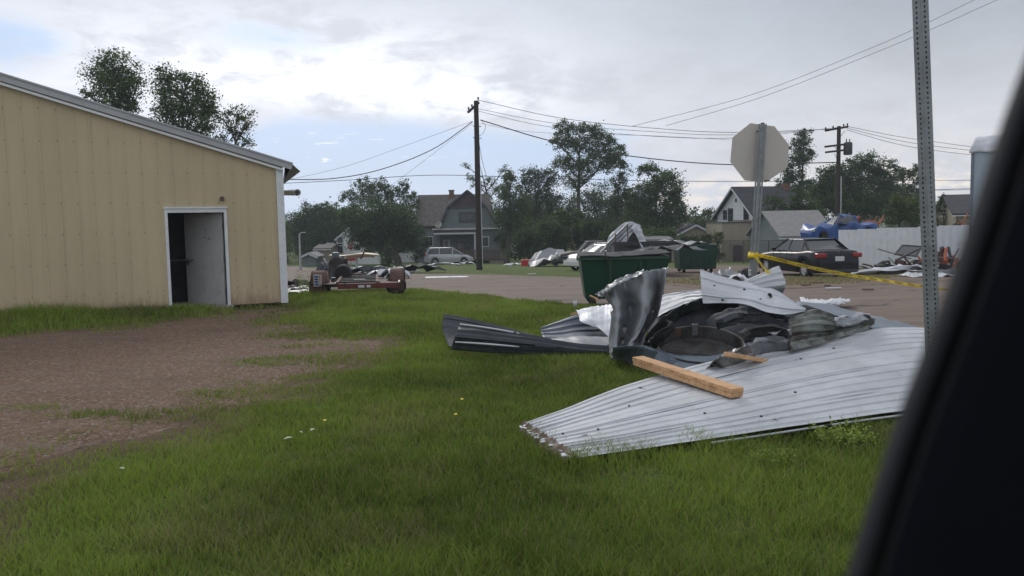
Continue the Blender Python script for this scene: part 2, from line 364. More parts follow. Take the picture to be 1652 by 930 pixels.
M['dirt'] = asphalt('dirt', (.14, .095, .070), (.19, .14, .105), (.10, .085, .05))

def leafmat(name, dark, light, tr=.25, rough=.65):
    mt, q = new_mat(name)
    at = q.n('ShaderNodeAttribute', attribute_name='tone')
    c = q.mix(at.outputs['Fac'], dark, light)
    d = q.n('ShaderNodeBsdfPrincipled', {'Base Color': c, 'Roughness': rough, 'Specular IOR Level': .25})
    t = q.n('ShaderNodeBsdfTranslucent', {'Color': q.mix(.5, c, (.12, .20, .03))})
    mx = q.n('ShaderNodeMixShader', {0: tr, 1: d.outputs[0], 2: t.outputs[0]})
    q.nt.links.new(mx.outputs[0], q.n('ShaderNodeOutputMaterial').inputs[0]); return mt
M['leaf_a'] = leafmat('leaves_ash', (.038, .068, .024), (.125, .185, .060))
M['leaf_b'] = leafmat('leaves_dark', (.032, .058, .024), (.100, .150, .055))
M['leaf_c'] = leafmat('leaves_olive', (.042, .062, .018), (.135, .170, .055))
mt, q = new_mat('grass_blades')
tn = q.n('ShaderNodeAttribute', attribute_name='tone').outputs['Fac']; dr = q.n('ShaderNodeAttribute', attribute_name='dry').outputs['Fac']
c = q.mix(tn, (.068, .104, .015), (.240, .325, .052)); c = q.mix(dr, c, (.27, .22, .12))
d = q.n('ShaderNodeBsdfPrincipled', {'Base Color': c, 'Roughness': .6, 'Specular IOR Level': .25})
t = q.n('ShaderNodeBsdfTranslucent', {'Color': c})
q.nt.links.new(q.n('ShaderNodeMixShader', {0: .35, 1: d.outputs[0], 2: t.outputs[0]}).outputs[0], q.n('ShaderNodeOutputMaterial').inputs[0])
M['grass'] = mt

# ================================================================== THE LAND
def np_mesh(name, V, Fc, mat, nper, attrs=None, parent=None, **pr):
    me = bpy.data.meshes.new(name); nf = len(Fc)//nper
    me.vertices.add(len(V)); me.vertices.foreach_set('co', np.asarray(V, np.float32).ravel())
    me.loops.add(len(Fc)); me.loops.foreach_set('vertex_index', np.asarray(Fc, np.int32))
    me.polygons.add(nf); me.polygons.foreach_set('loop_start', np.arange(0, nf*nper, nper, dtype=np.int32))
    me.polygons.foreach_set('loop_total', np.full(nf, nper, np.int32)) if bpy.app.version < (4, 0) else None
    for nm, arr in (attrs or {}).items():
        a = me.attributes.new(nm, 'FLOAT', 'POINT'); a.data.foreach_set('value', np.asarray(arr, np.float32))
    me.update(calc_edges=True); me.validate()
    me.materials.append(mat); o = bpy.data.objects.new(name, me); COL.objects.link(o)
    if parent is not None: o.parent = parent
    return props(o, **pr)
def gz(x, y):
    w = max(0, 1-abs(y)/40)*max(0, 1-abs(x)/30)
    return terr(y) + w*.025*noise.noise(Vector((x*.7, y*.7, 0)))
def ragged(px_pts, amp=.12, step=.35, seed=0, world=False):
    """closed outline through ground points with an uneven edge"""
    g = [G(*p) if not world else Vector(p) for p in px_pts]; out = []
    for i in range(len(g)):
        a, c = g[i], g[(i+1) % len(g)]; L = (c-a).length; st = step*max(1, (a.y+c.y)/30); n_ = max(1, int(L/st))
        for j in range(n_):
            p = a.lerp(c, j/n_); s_ = max(1, p.y/14)
            fr = lambda o_: noise.noise(Vector((p.x*1.1+o_, p.y*1.7+seed, 1+o_)))+.55*noise.noise(Vector((p.x*3.7+o_, p.y*4.7, 5+o_)))+.35*noise.noise(Vector((p.x*9+o_, p.y*11, 9+o_)))
            out.append(Vector((p.x+amp*s_*fr(seed), p.y+amp*s_*.8*fr(seed+7.7), 0)))
    return out
def lay(name, poly, mat, lift):
    """a sheet following the land: outline filled, then cut along y so that it bends with the slope"""
    import bmesh
    bm = bmesh.new(); vs = [bm.verts.new((p.x, p.y, 0)) for p in poly]; bm.faces.new(vs)
    bmesh.ops.triangulate(bm, faces=bm.faces[:])
    y0, y1 = min(p.y for p in poly), max(p.y for p in poly); y = math.ceil(y0)
    cuts = []
    while y < y1: cuts.append(y); y += .75 if y < 30 else 2.5
    for y in cuts: bmesh.ops.bisect_plane(bm, geom=bm.verts[:]+bm.edges[:]+bm.faces[:], plane_co=(0, y, 0), plane_no=(0, 1, 0))
    x0, x1 = min(p.x for p in poly), max(p.x for p in poly); x = max(-30, math.ceil(x0))
    while x < min(x1, 30):
        bmesh.ops.bisect_plane(bm, geom=bm.verts[:]+bm.edges[:]+bm.faces[:], plane_co=(x, 0, 0), plane_no=(1, 0, 0)); x += 1.5
    for v_ in bm.verts: v_.co.z = gz(v_.co.x, v_.co.y) + lift
    bmesh.ops.recalc_face_normals(bm, faces=bm.faces[:])
    me = bpy.data.meshes.new(name); bm.to_mesh(me); bm.free(); me.materials.append(mat)
    me.polygons.foreach_set('use_smooth', [True]*len(me.polygons))
    o = bpy.data.objects.new(name, me); COL.objects.link(o); o['kind'] = 'structure'; return o
lotA = ragged([(-700, 1500), (-120, 880), (0, 806), (60, 782), (112, 748), (165, 724), (235, 700), (300, 672), (385, 655), (470, 622), (560, 592), (612, 566), (618, 549), (560, 553), (500, 545), (478, 533), (432, 524), (452, 508), (478, 500), (466, 496),
    (372, 502), (330, 512), (250, 523), (180, 532), (60, 540), (0, 546), (-200, 562), (-900, 640), (-1500, 900)], .42, .15, 3)
roadA = ragged([(-900, 478), (380, 474), (500, 473), (585, 470), (660, 469), (740, 476), (830, 485), (945, 495), (1060, 512), (1180, 540), (1330, 575), (1500, 640), (1640, 760), (2100, 1100), (3400, 1100), (3000, 640), (2400, 460), (1900, 436),
    (1560, 444), (1440, 449), (1370, 458), (1240, 463), (1130, 462), (1000, 450), (900, 446.5), (800, 443.5), (650, 442), (560, 446), (460, 447), (300, 447), (-900, 450)], .14, .5, 11)
dirtA = ragged([(1010, 452), (1075, 436), (1090, 430), (1160, 428), (1240, 430), (1380, 436), (1560, 432), (1900, 428), (1900, 444), (1560, 452), (1370, 463), (1240, 468), (1130, 466)], .2, .5, 5)
sideA = ragged([(380, 449), (640, 445), (655, 440), (560, 435), (500, 432.5), (478, 429), (300, 429), (200, 436)], .2, .8, 23)
lay('road', roadA, M['road'], .000)
lay('dirt_verge', dirtA, M['dirt'], .006)
lay('side_road', sideA, M['road'], -.006)

def inpoly(poly, x, y):
    c = np.zeros(len(x), bool); n_ = len(poly)
    for i in range(n_):
        a, d_ = poly[i], poly[i-1]
        if a.y == d_.y: continue
        t_ = ((a.y > y) != (d_.y > y)) & (x < (d_.x-a.x)*(y-a.y)/(d_.y-a.y)+a.x); c ^= t_
    return c
def edged(poly, x, y, closed=True):
    best = np.full(len(x), 1e9); n_ = len(poly)
    for i in range(0 if closed else 1, n_):
        a, c_ = poly[i-1], poly[i]; dx, dy = c_.x-a.x, c_.y-a.y; L = dx*dx+dy*dy+1e-9
        t_ = np.clip(((x-a.x)*dx+(y-a.y)*dy)/L, 0, 1)
        best = np.minimum(best, np.hypot(x-a.x-t_*dx, y-a.y-t_*dy))
    return best
def vnoise(x, y, s, seed=0):
    """smooth value noise, vectorised"""
    r_ = np.random.default_rng(seed); T = r_.random((256, 256)); x = x*s; y = y*s
    xi = np.floor(x).astype(int); yi = np.floor(y).astype(int); fx = x-xi; fy = y-yi; fx = fx*fx*(3-2*fx); fy = fy*fy*(3-2*fy)
    g_ = lambda a, c_: T[a % 256, c_ % 256]
    return (g_(xi, yi)*(1-fx)+g_(xi+1, yi)*fx)*(1-fy)+(g_(xi, yi+1)*(1-fx)+g_(xi+1, yi+1)*fx)*fy
b = B()
xs = [-1500, -600, -250, -120, -60, -40, -34, -28] + list(np.arange(-24, -11, 1.0)) + list(np.arange(-11, 8, .28)) + list(np.arange(8, 30, 1.5)) + [31, 40, 60, 120, 250, 600, 1500]
ys = [-300, -60, -20, -8, -3, 0, 1, 2] + list(np.arange(2.6, 21, .28)) + list(np.arange(21.2, 32, .75)) + list(np.arange(32.5, 100, 2.5)) + [110, 130, 160, 220, 300, 500, 900, 1600]
n = len(ys)
b.add([(x, y, gz(x, y)-.012) for x in xs for y in ys], [(i*n+j, (i+1)*n+j, (i+1)*n+j+1, i*n+j+1) for i in range(len(xs)-1) for j in range(n-1)])
go = mk('ground', b, M['lawn'], smooth=True, kind='structure')
gx_ = np.array([p.x for p in b.v]); gy_ = np.array([p.y for p in b.v])
for pl_ in (lotA, roadA):
    sink = np.where(inpoly(pl_, gx_, gy_) & (edged(pl_, gx_, gy_) > .45), .05, 0)
    for i in np.nonzero(sink)[0]: go.data.vertices[int(i)].co.z -= .05
bare = np.clip(1-edged(lotA, gx_, gy_)/.75, 0, 1)
a_ = go.data.attributes.new('bare', 'FLOAT', 'POINT'); a_.data.foreach_set('value', bare.astype(np.float32))
gxs = np.arange(-24, 1.2, .13); gys = np.arange(1.6, 21.6, .13); GX, GY = np.meshgrid(gxs, gys, indexing='ij'); fxg, fyg = GX.ravel(), GY.ravel()
sd_ = edged(lotA, fxg, fyg)*np.where(inpoly(lotA, fxg, fyg), 1, -1)
zz_ = np.array([gz(a, c_) for a, c_ in zip(fxg, fyg)])-.012 + np.clip(sd_*.075, -.05, .014)
zz_ += .030*(vnoise(fxg, fyg, 2.1, 41)-.5)*np.clip(1-np.abs(sd_)/.8, .25, 1) + .016*(vnoise(fxg, fyg, 6.3, 42)-.5) + np.where(sd_ > .4, .012, 0)
sn = np.array([.0]); nyg = len(gys); ok_ = (sd_ > -.55).reshape(len(gxs), nyg)
cell = ok_[:-1, :-1] & ok_[1:, :-1] & ok_[1:, 1:] & ok_[:-1, 1:]; ii, jj = np.nonzero(cell)
quad = np.stack([ii*nyg+jj, (ii+1)*nyg+jj, (ii+1)*nyg+jj+1, ii*nyg+jj+1], 1)
lo_ = np_mesh('gravel_lot', np.stack([fxg, fyg, zz_], 1), quad.ravel(), M['gravel'], 4, kind='structure')
lo_.data.polygons.foreach_set('use_smooth', [True]*len(lo_.data.polygons))
# building footprint (used to keep grass off it)
BC = P(463, 497, 18.4); BC.z = 0; BD = Vector((-.9034, -.4289, 0)); BN = Vector((-.4289, .9034, 0))   # corner, along the front to the left, away behind
bfoot = [BC, BC+BD*14, BC+BD*14+BN*22, BC+BN*22]
# grass tufts growing inside the gravel
tufts = [(48, 661, .42, .16), (150, 671, .60, .18), (520, 583, 1.3, .5), (455, 588, .7, .3), (555, 540, 1.6, .6), (430, 634, .9, .28), (400, 640, .6, .2), (505, 560, .8, .25), (575, 575, .7, .3), (470, 548, .8, .2), (345, 663, .7, .22), (285, 675, .6, .2)]
tg = [(G(a, c_), r1, r2) for a, c_, r1, r2 in tufts]
N = 1150000
yy = 2.3 + rng.random(N)**1.12*27; xx = (rng.random(N)*2-1)*(.86*yy+.6)
inl = inpoly(lotA, xx, yy); dl = edged(lotA, xx, yy)
dens = np.clip(.22 + dl*1.3, 0, 1)
near_edge = np.where(inl, 0, dens)
nA = vnoise(xx, yy, .9, 1); nB = vnoise(xx, yy, 3.1, 2); nC = vnoise(xx, yy, 9.0, 4)
prob = np.where(inl, .0, np.clip(dens*(.45+.75*nB), 0, 1))
prob = np.where(inl & (dl < .9), np.clip(.55-dl*.6, 0, 1)*(nB > .50)*np.clip(nC*1.4, 0, 1), prob)
for g_, r1, r2 in tg:
    e = ((xx-g_.x)/r1)**2+((yy-g_.y)/r2)**2
    prob = np.maximum(prob, np.clip(1.15-e, 0, .8)*np.clip(nC*1.5, 0, 1))
prob[inpoly(roadA, xx, yy) & ((edged(roadA, xx, yy) > .12) | (nB < .5))] = 0
prob[inpoly(dirtA, xx, yy)] *= .12
prob[inpoly(bfoot, xx, yy)] = 0
covered = [G(*p) for p in [(862, 700), (944, 728), (1105, 703), (1310, 674), (1470, 652), (1640, 640), (1640, 600), (1500, 560), (1330, 575), (1110, 640), (925, 675)]]
pile = [G(*p) for p in [(995, 585), (1085, 616), (1190, 650), (1500, 640), (1500, 560), (1300, 555), (1050, 560)]]
prob[inpoly(covered, xx, yy)] = 0; prob[inpoly(pile, xx, yy)] = 0
prob[(yy > 20) & inpoly(sideA, xx, yy)] = 0
sel = rng.random(N) < prob
x = xx[sel]; y = yy[sel]; n_ = len(x); dl_ = dl[sel]; inl_ = inl[sel]
indirt = inpoly(dirtA, x, y)
tone = np.clip(.04+.78*vnoise(x, y, .8, 5)+.35*vnoise(x, y, 4, 6)+rng.normal(0, .18, n_), 0, 1)
dry = np.clip((vnoise(x, y, 1.6, 8)-.62)*2.2, 0, .6)*(rng.random(n_) < .5) + (rng.random(n_) < .085)*.75
dry += np.where(dl_ < .55, (.55-dl_)*1.5*(rng.random(n_) < .6), 0)*(vnoise(x, y, 2.4, 9)**.7); dry = np.clip(dry+indirt*.6, 0, .95)
hgt = (.034+.045*vnoise(x, y, 1.3, 11)+.035*vnoise(x, y, 5.0, 12))*(.6+.8*rng.random(n_))
hgt = np.where(dl_ < .5, hgt*(.45+dl_*1.1), hgt); hgt = np.where(inl_, .05*(.5+rng.random(n_)), hgt)
def clump(px, py, r, f):
    global hgt
    g_ = G(px, py); hgt = hgt*(1+f*np.exp(-((x-g_.x)**2+(y-g_.y)**2)/r**2))
for c_ in [(1000, 740, .2, .45), (1120, 718, .2, .4), (1250, 700, .15, .6), (1400, 690, .25, .5), (930, 755, .2, .5), (900, 590, .5, .5), (1050, 640, .4, .5), (700, 500, .8, .4), (330, 505, 1.0, 1.3), (140, 515, 1.5, 1.2), (20, 522, 1.5, 1.0), (570, 490, 1.4, 1.2), (510, 485, .7, 1.6)]: clump(*c_)
wid = .0023*np.maximum(1, y/4.2)**.85*(.7+.6*rng.random(n_)); hgt = hgt*np.maximum(1, y/14)**.35
th = rng.random(n_)*2*np.pi; ph = rng.random(n_)*2*np.pi; lean = hgt*(.25+.75*rng.random(n_))
zb = terr_np(y)-.012
dx, dy = np.cos(th)*wid, np.sin(th)*wid; lx, ly = np.cos(ph)*lean, np.sin(ph)*lean
V = np.zeros((n_, 5, 3))
V[:, 0] = np.stack([x-dx, y-dy, zb], 1); V[:, 1] = np.stack([x+dx, y+dy, zb], 1)
V[:, 2] = np.stack([x+dx*.8+lx*.32, y+dy*.8+ly*.32, zb+hgt*.62], 1); V[:, 3] = np.stack([x-dx*.8+lx*.32, y-dy*.8+ly*.32, zb+hgt*.62], 1)
V[:, 4] = np.stack([x+lx, y+ly, zb+hgt*(1.0)], 1)
base = (np.arange(n_)*5)[:, None]
Fc = (base + np.array([[0, 1, 2, 0, 2, 3, 3, 2, 4]])).ravel()
print('grass blades', n_)
np_mesh('grass', V.reshape(-1, 3), Fc, M['grass'], 3, {'tone': np.repeat(tone, 5), 'dry': np.repeat(dry, 5)}, label='short green lawn grass round the gravel lot and the debris', cat='grass', kind='stuff')

# loose stones on the gravel
N = 60000
yy = 3.6+rng.random(N)**1.3*13; xx = -rng.random(N)*(.8*yy+.4)+.3
inl = inpoly(lotA, xx, yy); de = edged(lotA, xx, yy); ok = (inl | (de < .35*rng.random(N)**1.5)) & (rng.random(N) < .35+.65*vnoise(xx, yy, 2.0, 21)); xx, yy = xx[ok], yy[ok]; n_ = len(xx)
ico = np.array([(1, 0, 0), (-1, 0, 0), (0, 1, 0), (0, -1, 0), (0, 0, 1), (.1, .1, -.3)], float)
fi = np.array([(0, 2, 4), (2, 1, 4), (1, 3, 4), (3, 0, 4)])
r_ = .0055*(.5+1.6*rng.random(n_)**3)*np.maximum(1, yy/6)**.5
V = ico[None]*r_[:, None, None]*(.6+.8*rng.random((n_, 6, 3))); V[:, :, 2] *= .65
V[:, :, 0] += xx[:, None]; V[:, :, 1] += yy[:, None]; V[:, :, 2] += (terr_np(yy)+.002)[:, None]
Fc = ((np.arange(n_)*6)[:, None, None]+fi[None]).ravel()
mt, q = new_mat('loose_stones'); at = q.n('ShaderNodeAttribute', attribute_name='tone').outputs['Fac']
M['stones'] = finish(mt, q, q.mix(at, (.10, .058, .038), (.29, .20, .145)), .9, spec=.2)
np_mesh('loose_stones', V.reshape(-1, 3), Fc, M['stones'], 3, {'tone': np.repeat(rng.random(n_)**1.5, 6)}, label='loose reddish brown stones strewn over the gravel lot', cat='gravel', kind='stuff')

# ================================================================== BEIGE STEEL BUILDING
RISE = .30; EAVE = 3.19; RIDGE_S = 7.2; LEN = 20.0
def roofz(s): return EAVE + RISE*(s if s < RIDGE_S else 2*RIDGE_S-s)
WL = 2*RIDGE_S
bt = thing('metal_building', 'long beige ribbed steel building with white trim and a walk door standing open', 'building', BC, math.atan2(BD.y, BD.x))
# local frame: x along the front to the left, y: behind is -y  (BD x up) -> check sign
I = MW[bt.name].inverted(); yback = -1 if (I @ (BC+BN)).y < 0 else 1
def wall_s(px, py):
    r = ray(px, py); o_ = Vector((0, 0, CAMZ)); t_ = (BC-o_).dot(BN)/r.dot(BN); p = I @ (o_+r*t_); return p.x, p.z
s1, zt1 = wall_s(270, 345); s0, _ = wall_s(361, 345); zd = 2.10
DS0, DS1 = s0, s1
front = -yback  # outward direction in local y
def rib(t_):   # panel relief across one 0.305 m pitch
    t_ = (t_ % .305)/.305
    return .013*(1-abs(t_-.5)/.10) if abs(t_-.5) < .06 else (.005 if abs(t_-.5) < .10 else 0) if abs(t_-.5) < .10 else (.0025 if abs(((t_*3) % 1)-.5) < .09 else 0)
pw = .915; s = 0; pnl = 0
while s < WL-1e-3:
    e = min(s+pw, WL); bb = B(); segs = []
    xs_ = sorted(set([s, e] + [t_ for i in range(int(s/.305)-1, int(e/.305)+2) for t_ in (i*.305+.305*f for f in (.155, .18, .40, .44, .47, .53, .56, .60, .82, .845)) if s < t_ < e] + ([RIDGE_S] if s < RIDGE_S < e else [])))
    for a, c_ in zip(xs_[:-1], xs_[1:]):
        mid_ = (a+c_)/2; z0 = zd+.02 if DS0 < mid_ < DS1 else .04
        parts_ = [(a, c_)]
        for D_ in (DS0, DS1):
            if a < D_ < c_: parts_ = [(a, D_), (D_, c_)]
        for a2, c2 in parts_:
            z0 = zd+.02 if DS0 < (a2+c2)/2 < DS1 else .04
            ya, yc = (rib(a2+1e-4))*front, (rib(c2-1e-4))*front
            bb.add([(a2, ya, z0), (c2, yc, z0), (c2, yc, roofz(c2)), (a2, ya, roofz(a2))], [(0, 1, 2, 3)])
    mk('wall_panel', bb, M['beige'], bt, solid=.003)
    s += pw; pnl += 1
bb = B()
s = .15
while s < WL:
    for zk in range(8):
        zz = .42+.63*zk
        if zz > roofz(s)-.15 or (DS0-.1 < s < DS1+.1 and zz < zd+.1): continue
        bb.box((s+rng.normal(0, .004), front*.010, zz+rng.normal(0, .006)), (.017, .014, .017))
    s += .305
mk('screws', bb, M['rust'], bt, kind='stuff', label='rows of small dark screws in the beige wall')
# other walls, floor, roof
bb = B(); bb.mm(WL-.06, WL, yback*.05, yback*LEN, 0, EAVE-.05); mk('side_wall', bb, M['beige'], bt)
bb = B(); bb.mm(.005, .06, yback*.08, yback*LEN, 0, EAVE-.05); mk('side_wall', bb, M['beige'], bt)
bb = B(); bb.prism([(0.06, yback*LEN, 0), (WL-.06, yback*LEN, 0), (WL-.06, yback*LEN, EAVE-.06), (RIDGE_S, yback*LEN, roofz(RIDGE_S)-.1), (.06, yback*LEN, EAVE-.06)], .05, (0, -yback, 0)); mk('rear_wall', bb, M['beige'], bt)
bb = B(); bb.mm(.1, WL-.1, yback*.1, yback*(LEN-.1), .0, .05); mk('floor', bb, M['concrete'], bt)
for sg in (0, 1):
    bb = B(); xa, xb = (-.22, RIDGE_S) if sg == 0 else (WL+.22, RIDGE_S)
    za = EAVE+RISE*(-.22)
    n_ = 22
    for i in range(n_):      # ribbed roof sheets
        y0_ = front*.12 + yback*(LEN+.2)*i/n_; y1_ = front*.12+yback*(LEN+.2)*(i+1)/n_
        bb.add([(xa, y0_, za+.05), (xb, y0_, roofz(RIDGE_S)+.05), (xb, y1_, roofz(RIDGE_S)+.05), (xa, y1_, za+.05)], [(0, 1, 2, 3)])
        bb.bar((xa, y0_, za+.065), (xb, y0_, roofz(RIDGE_S)+.065), .05, .03)
    mk('roof_sheet', bb, M['roofwhite'], bt, solid=.01)
bb = B(); bb.bar((-.22, front*.10, EAVE-.066+.0), (RIDGE_S, front*.10, roofz(RIDGE_S)), .05, .16); mk('rake_trim', bb, M['roofwhite'], bt)
bb = B(); bb.bar((-.03, front*.085, EAVE-.15), (RIDGE_S, front*.085, roofz(RIDGE_S)-.13), .05, .05); mk('rake_trim', bb, M['white'], bt)
bb = B(); bb.bar((RIDGE_S, front*.10, roofz(RIDGE_S)), (WL+.22, front*.10, EAVE-.066), .05, .19); mk('rake_trim', bb, M['roofwhite'], bt)
bb = B(); bb.mm(-.03, .13, front*.045, -front*.10, .02, EAVE-.12); mk('corner_trim', bb, M['white'], bt, bevel=.006)
# the broken dark end of the eave gutter that sticks out past the corner
bb = B(); bb.add([(-.23, front*.10, EAVE-.02), (-.52, -front*.5, EAVE-.14), (-.10, -front*.45, EAVE-.45), (-.06, front*.02, EAVE-.38), (-.10, -front*.1, EAVE-.02)], [(0, 1, 2, 3), (0, 1, 4), (1, 2, 4), (2, 3, 4)]); mk('eave_end', bb, M['dullsheet'], bt, solid=.006)
# door frame, leaf swung inwards, threshold
bb = B(); fy0, fy1 = front*.045, -front*.09
bb.mm(DS0-.06, DS0, fy0, fy1, .02, zd); bb.mm(DS1, DS1+.06, fy0, fy1, .02, zd); bb.mm(DS0-.06, DS1+.06, fy0, fy1, zd, zd+.11)
fr = mk('door_frame', bb, M['white'], bt, bevel=.004)
bb = B(); bb.mm(DS0-.08, DS1+.08, front*.07, fy0, zd+.09, zd+.125); mk('drip_cap', bb, M['white'], fr)
dw = DS1-DS0; ang = R(50)
hx, hy = DS0+.03, -front*.10
ex, ey = hx+math.cos(ang)*dw*.98, hy-front*math.sin(ang)*dw*.98
bb = B(); bb.bar((hx, hy, zd/2+.02), (ex, ey, zd/2+.02), .045, zd-.06)
dr_ = mk('door', bb, M['door'], bt, bevel=.004)
for z_ in (.35, 1.05, 1.8): bb = B(); bb.cyl((hx-.012, hy+front*.03, z_-.06), (hx-.012, hy+front*.03, z_+.06), .012, 8); mk('hinge', bb, M['darksteel'], dr_)
bb = B(); bb.mm(DS1-.004, DS1+.0, -front*.0, -front*.05, .92, 1.08); mk('strike_plate', bb, M['darksteel'], fr)
bb = B(); nrm = Vector((math.sin(ang)*1, front*math.cos(ang), 0))
kx, ky = hx+(ex-hx)*.94, hy+(ey-hy)*.94
bb.cyl((kx, ky, 1.0), (kx+nrm.x*.07, ky+nrm.y*.07, 1.0), .03, 12); bb.cyl((kx-nrm.x*.07, ky-nrm.y*.07, 1.0), (kx, ky, 1.0), .03, 12)
bb.box((kx+nrm.x*.03, ky+nrm.y*.03, 1.0), (.05, .05, .14), rz=0); mk('door_handle', bb, M['darksteel'], dr_)
bb = B()
for f_, zz in ((.34, 1.52), (.46, 1.55), (.42, 1.73)):
    hx_, hy_ = hx+(ex-hx)*f_, hy+(ey-hy)*f_; bb = B(); bb.cyl((hx_, hy_, zz), (hx_+nrm.x*.03, hy_+nrm.y*.03, zz), .016, 8); mk('bolt', bb, M['black'], dr_)
bb = B(); bb.mm(DS0-.1, DS1+.1, front*.22, -front*.1, -.03, .045); mk('threshold', bb, M['concrete'], bt)
# dark partition and the shelf just inside the door
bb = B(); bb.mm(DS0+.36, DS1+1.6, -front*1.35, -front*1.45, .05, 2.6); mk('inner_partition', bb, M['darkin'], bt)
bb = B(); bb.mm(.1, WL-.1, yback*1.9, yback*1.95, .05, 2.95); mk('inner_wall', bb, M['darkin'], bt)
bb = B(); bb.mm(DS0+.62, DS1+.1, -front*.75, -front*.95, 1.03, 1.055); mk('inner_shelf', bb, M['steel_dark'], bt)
bb = B(); lx, lz = wall_s(358, 321); bb.lathe((lx, front*.05, lz), [(0, front*.04), (.045, front*.035), (.05, -front*.03), (.02, -front*.05)], 10, 'Y'); bb.box((lx, front*.07, lz), (.05, .06, .10)); mk('wall_lamp', bb, M['rust'], bt, bevel=.006)
bb = B(); p0 = P(440, 311, 22.5); p1 = P(480, 311, 20.8)
bb.tube([p0, p1], .075, 14, cap=False); pp = mk('exhaust_pipe', bb, M['galv'], bt, world=True, smooth=True, solid=.008)
bb = B(); bb.tube([p1, p1+(p1-p0).normalized()*-.03], .085, 14, cap=False); mk('pipe_rim', bb, M['galv'], pp, world=True, smooth=True, solid=.008)

# ================================================================== BENT SHEET METAL
def cr(p0, p1, p2, p3, t):
    return .5*((2*p1)+(p2-p0)*t+(2*p0-5*p1+4*p2-p3)*t*t+(3*p1-p0-3*p2+p3)*t*t*t)
def crl(L, t):
    n_ = len(L)-1; x_ = min(max(t, 0), 1)*n_; i = min(int(x_), n_-1); f = x_-i
    return cr(L[i-1] if i > 0 else 2*L[0]-L[1], L[i], L[i+1], L[i+2] if i+2 <= n_ else 2*L[n_]-L[n_-1], f)
def trib(t, w=.06):
    a = abs((t % 1)-.5); return 1.0 if a < w*.45 else max(0, 1-(a-w*.45)/(w*.55))
def sheet(rows, nu=40, nv=40, ribs=0, amp=.02, crum=.0, cs=3.0, seed=0, along='u', v0=0.0, v1=1.0, rag=0.0, ragv=0.0, sharp=False):
    """surface through rows of control points (u along each row, v from row to row) with pressed ribs and dents"""
    rows = [[Vector(p) for p in r_] for r_ in rows]
    def pos(u, v): return crl([crl(r_, u) for r_ in rows], v)
    bb = B()
    def fn(a, c_):
        u, v = a, v0+(v1-v0)*c_
        if rag: u2 = u + rag*(noise.noise(Vector((v*23, seed, 2)))+.6*noise.noise(Vector((v*61, seed, 5))))*(abs(2*u-1)**6)
        else: u2 = u
        if ragv: v2 = v + ragv*(noise.noise(Vector((u*17, seed, 2)))+.6*noise.noise(Vector((u*47, seed, 5))))*(abs(2*v-1)**6)
        else: v2 = v
        p = pos(u2, v2); e = .01
        n_ = (pos(min(u2+e, 1), v2)-pos(max(u2-e, 0), v2)).cross(pos(u2, min(v2+e, 1))-pos(u2, max(v2-e, 0)))
        if n_.length > 1e-9: n_.normalize()
        if n_.z < 0 and abs(n_.z) > .05 or (abs(n_.z) <= .05 and n_.y > 0): n_ = -n_
        h = 0
        if ribs: t_ = (v if along == 'u' else u)*ribs; h += amp*trib(t_)+amp*.18*trib(t_*3+.5, .2)
        if crum:
            q_ = p*cs
            a_ = noise.noise(q_+Vector((seed*3.1, 0, 0))); b_ = noise.noise(q_*2.3+Vector((0, seed*1.7, 0)))
            h += crum*((1-abs(a_)*2)*.6+(1-abs(b_)*2)*.3) if sharp else crum*(a_+.5*b_)
        return p + n_*h
    bb.grid(fn, nu, nv); return bb
def piece(name, label, cat, rows, mat, group='torn sheet metal in the debris heap', solid=.004, mat2=None, **kw):
    return mk(name, sheet(rows, **kw), mat, world=True, smooth=True, sang=(38 if kw.get('nu', 40)*kw.get('nv', 40) > 300 else 9), solid=solid, mat2=mat2, label=label, cat=cat, group=group)
zr = lambda L: [Z(a, c_, z_) for a, c_, z_ in L]
pr = lambda L: [P(a, c_, d_) for a, c_, d_ in L]

# the big silver roof sheet in front
T_ = zr([(846, 685, .07), (925, 656, .10), (1010, 624, .15), (1110, 595, .21), (1230, 566, .29), (1330, 546, .36), (1420, 531, .42), (1500, 531, .42), (1580, 536, .40)])
M1 = zr([(868, 699, .07), (950, 676, .10), (1040, 650, .14), (1150, 622, .19), (1260, 596, .25), (1360, 577, .30), (1450, 564, .33), (1530, 560, .33), (1600, 562, .30)])
M2 = zr([(895, 716, .07), (980, 702, .10), (1075, 683, .12), (1185, 662, .15), (1290, 640, .18), (1390, 622, .20), (1470, 611, .2), (1560, 604, .2), (1630, 602, .2)])
B_ = zr([(930, 739, .05), (1010, 728, .06), (1105, 714, .07), (1210, 699, .08), (1310, 684, .09), (1400, 671, .10), (1480, 661, .10), (1570, 650, .10), (1650, 642, .10)])
RS = [T_, M1, M2, B_]
big = thing('roof_sheet', 'big silver ribbed roof sheet lying on the grass with a rusty cut left end', 'sheet metal', (B_[0]+T_[0])/2*1.0)
cuts = [0, .27, .52, .77, 1.0]
for i in range(4):
    bb = sheet(RS, nu=110, nv=42, ribs=13, amp=.011, crum=.009, cs=1.1, seed=2+i, v0=max(0, cuts[i]-.012), v1=cuts[i+1], rag=.006)
    lift = (3-i)*.003
    for p in bb.v: p.z += lift
    mk('roof_panel', bb, M['silver'], big, world=True, smooth=True, sang=38, solid=.003)
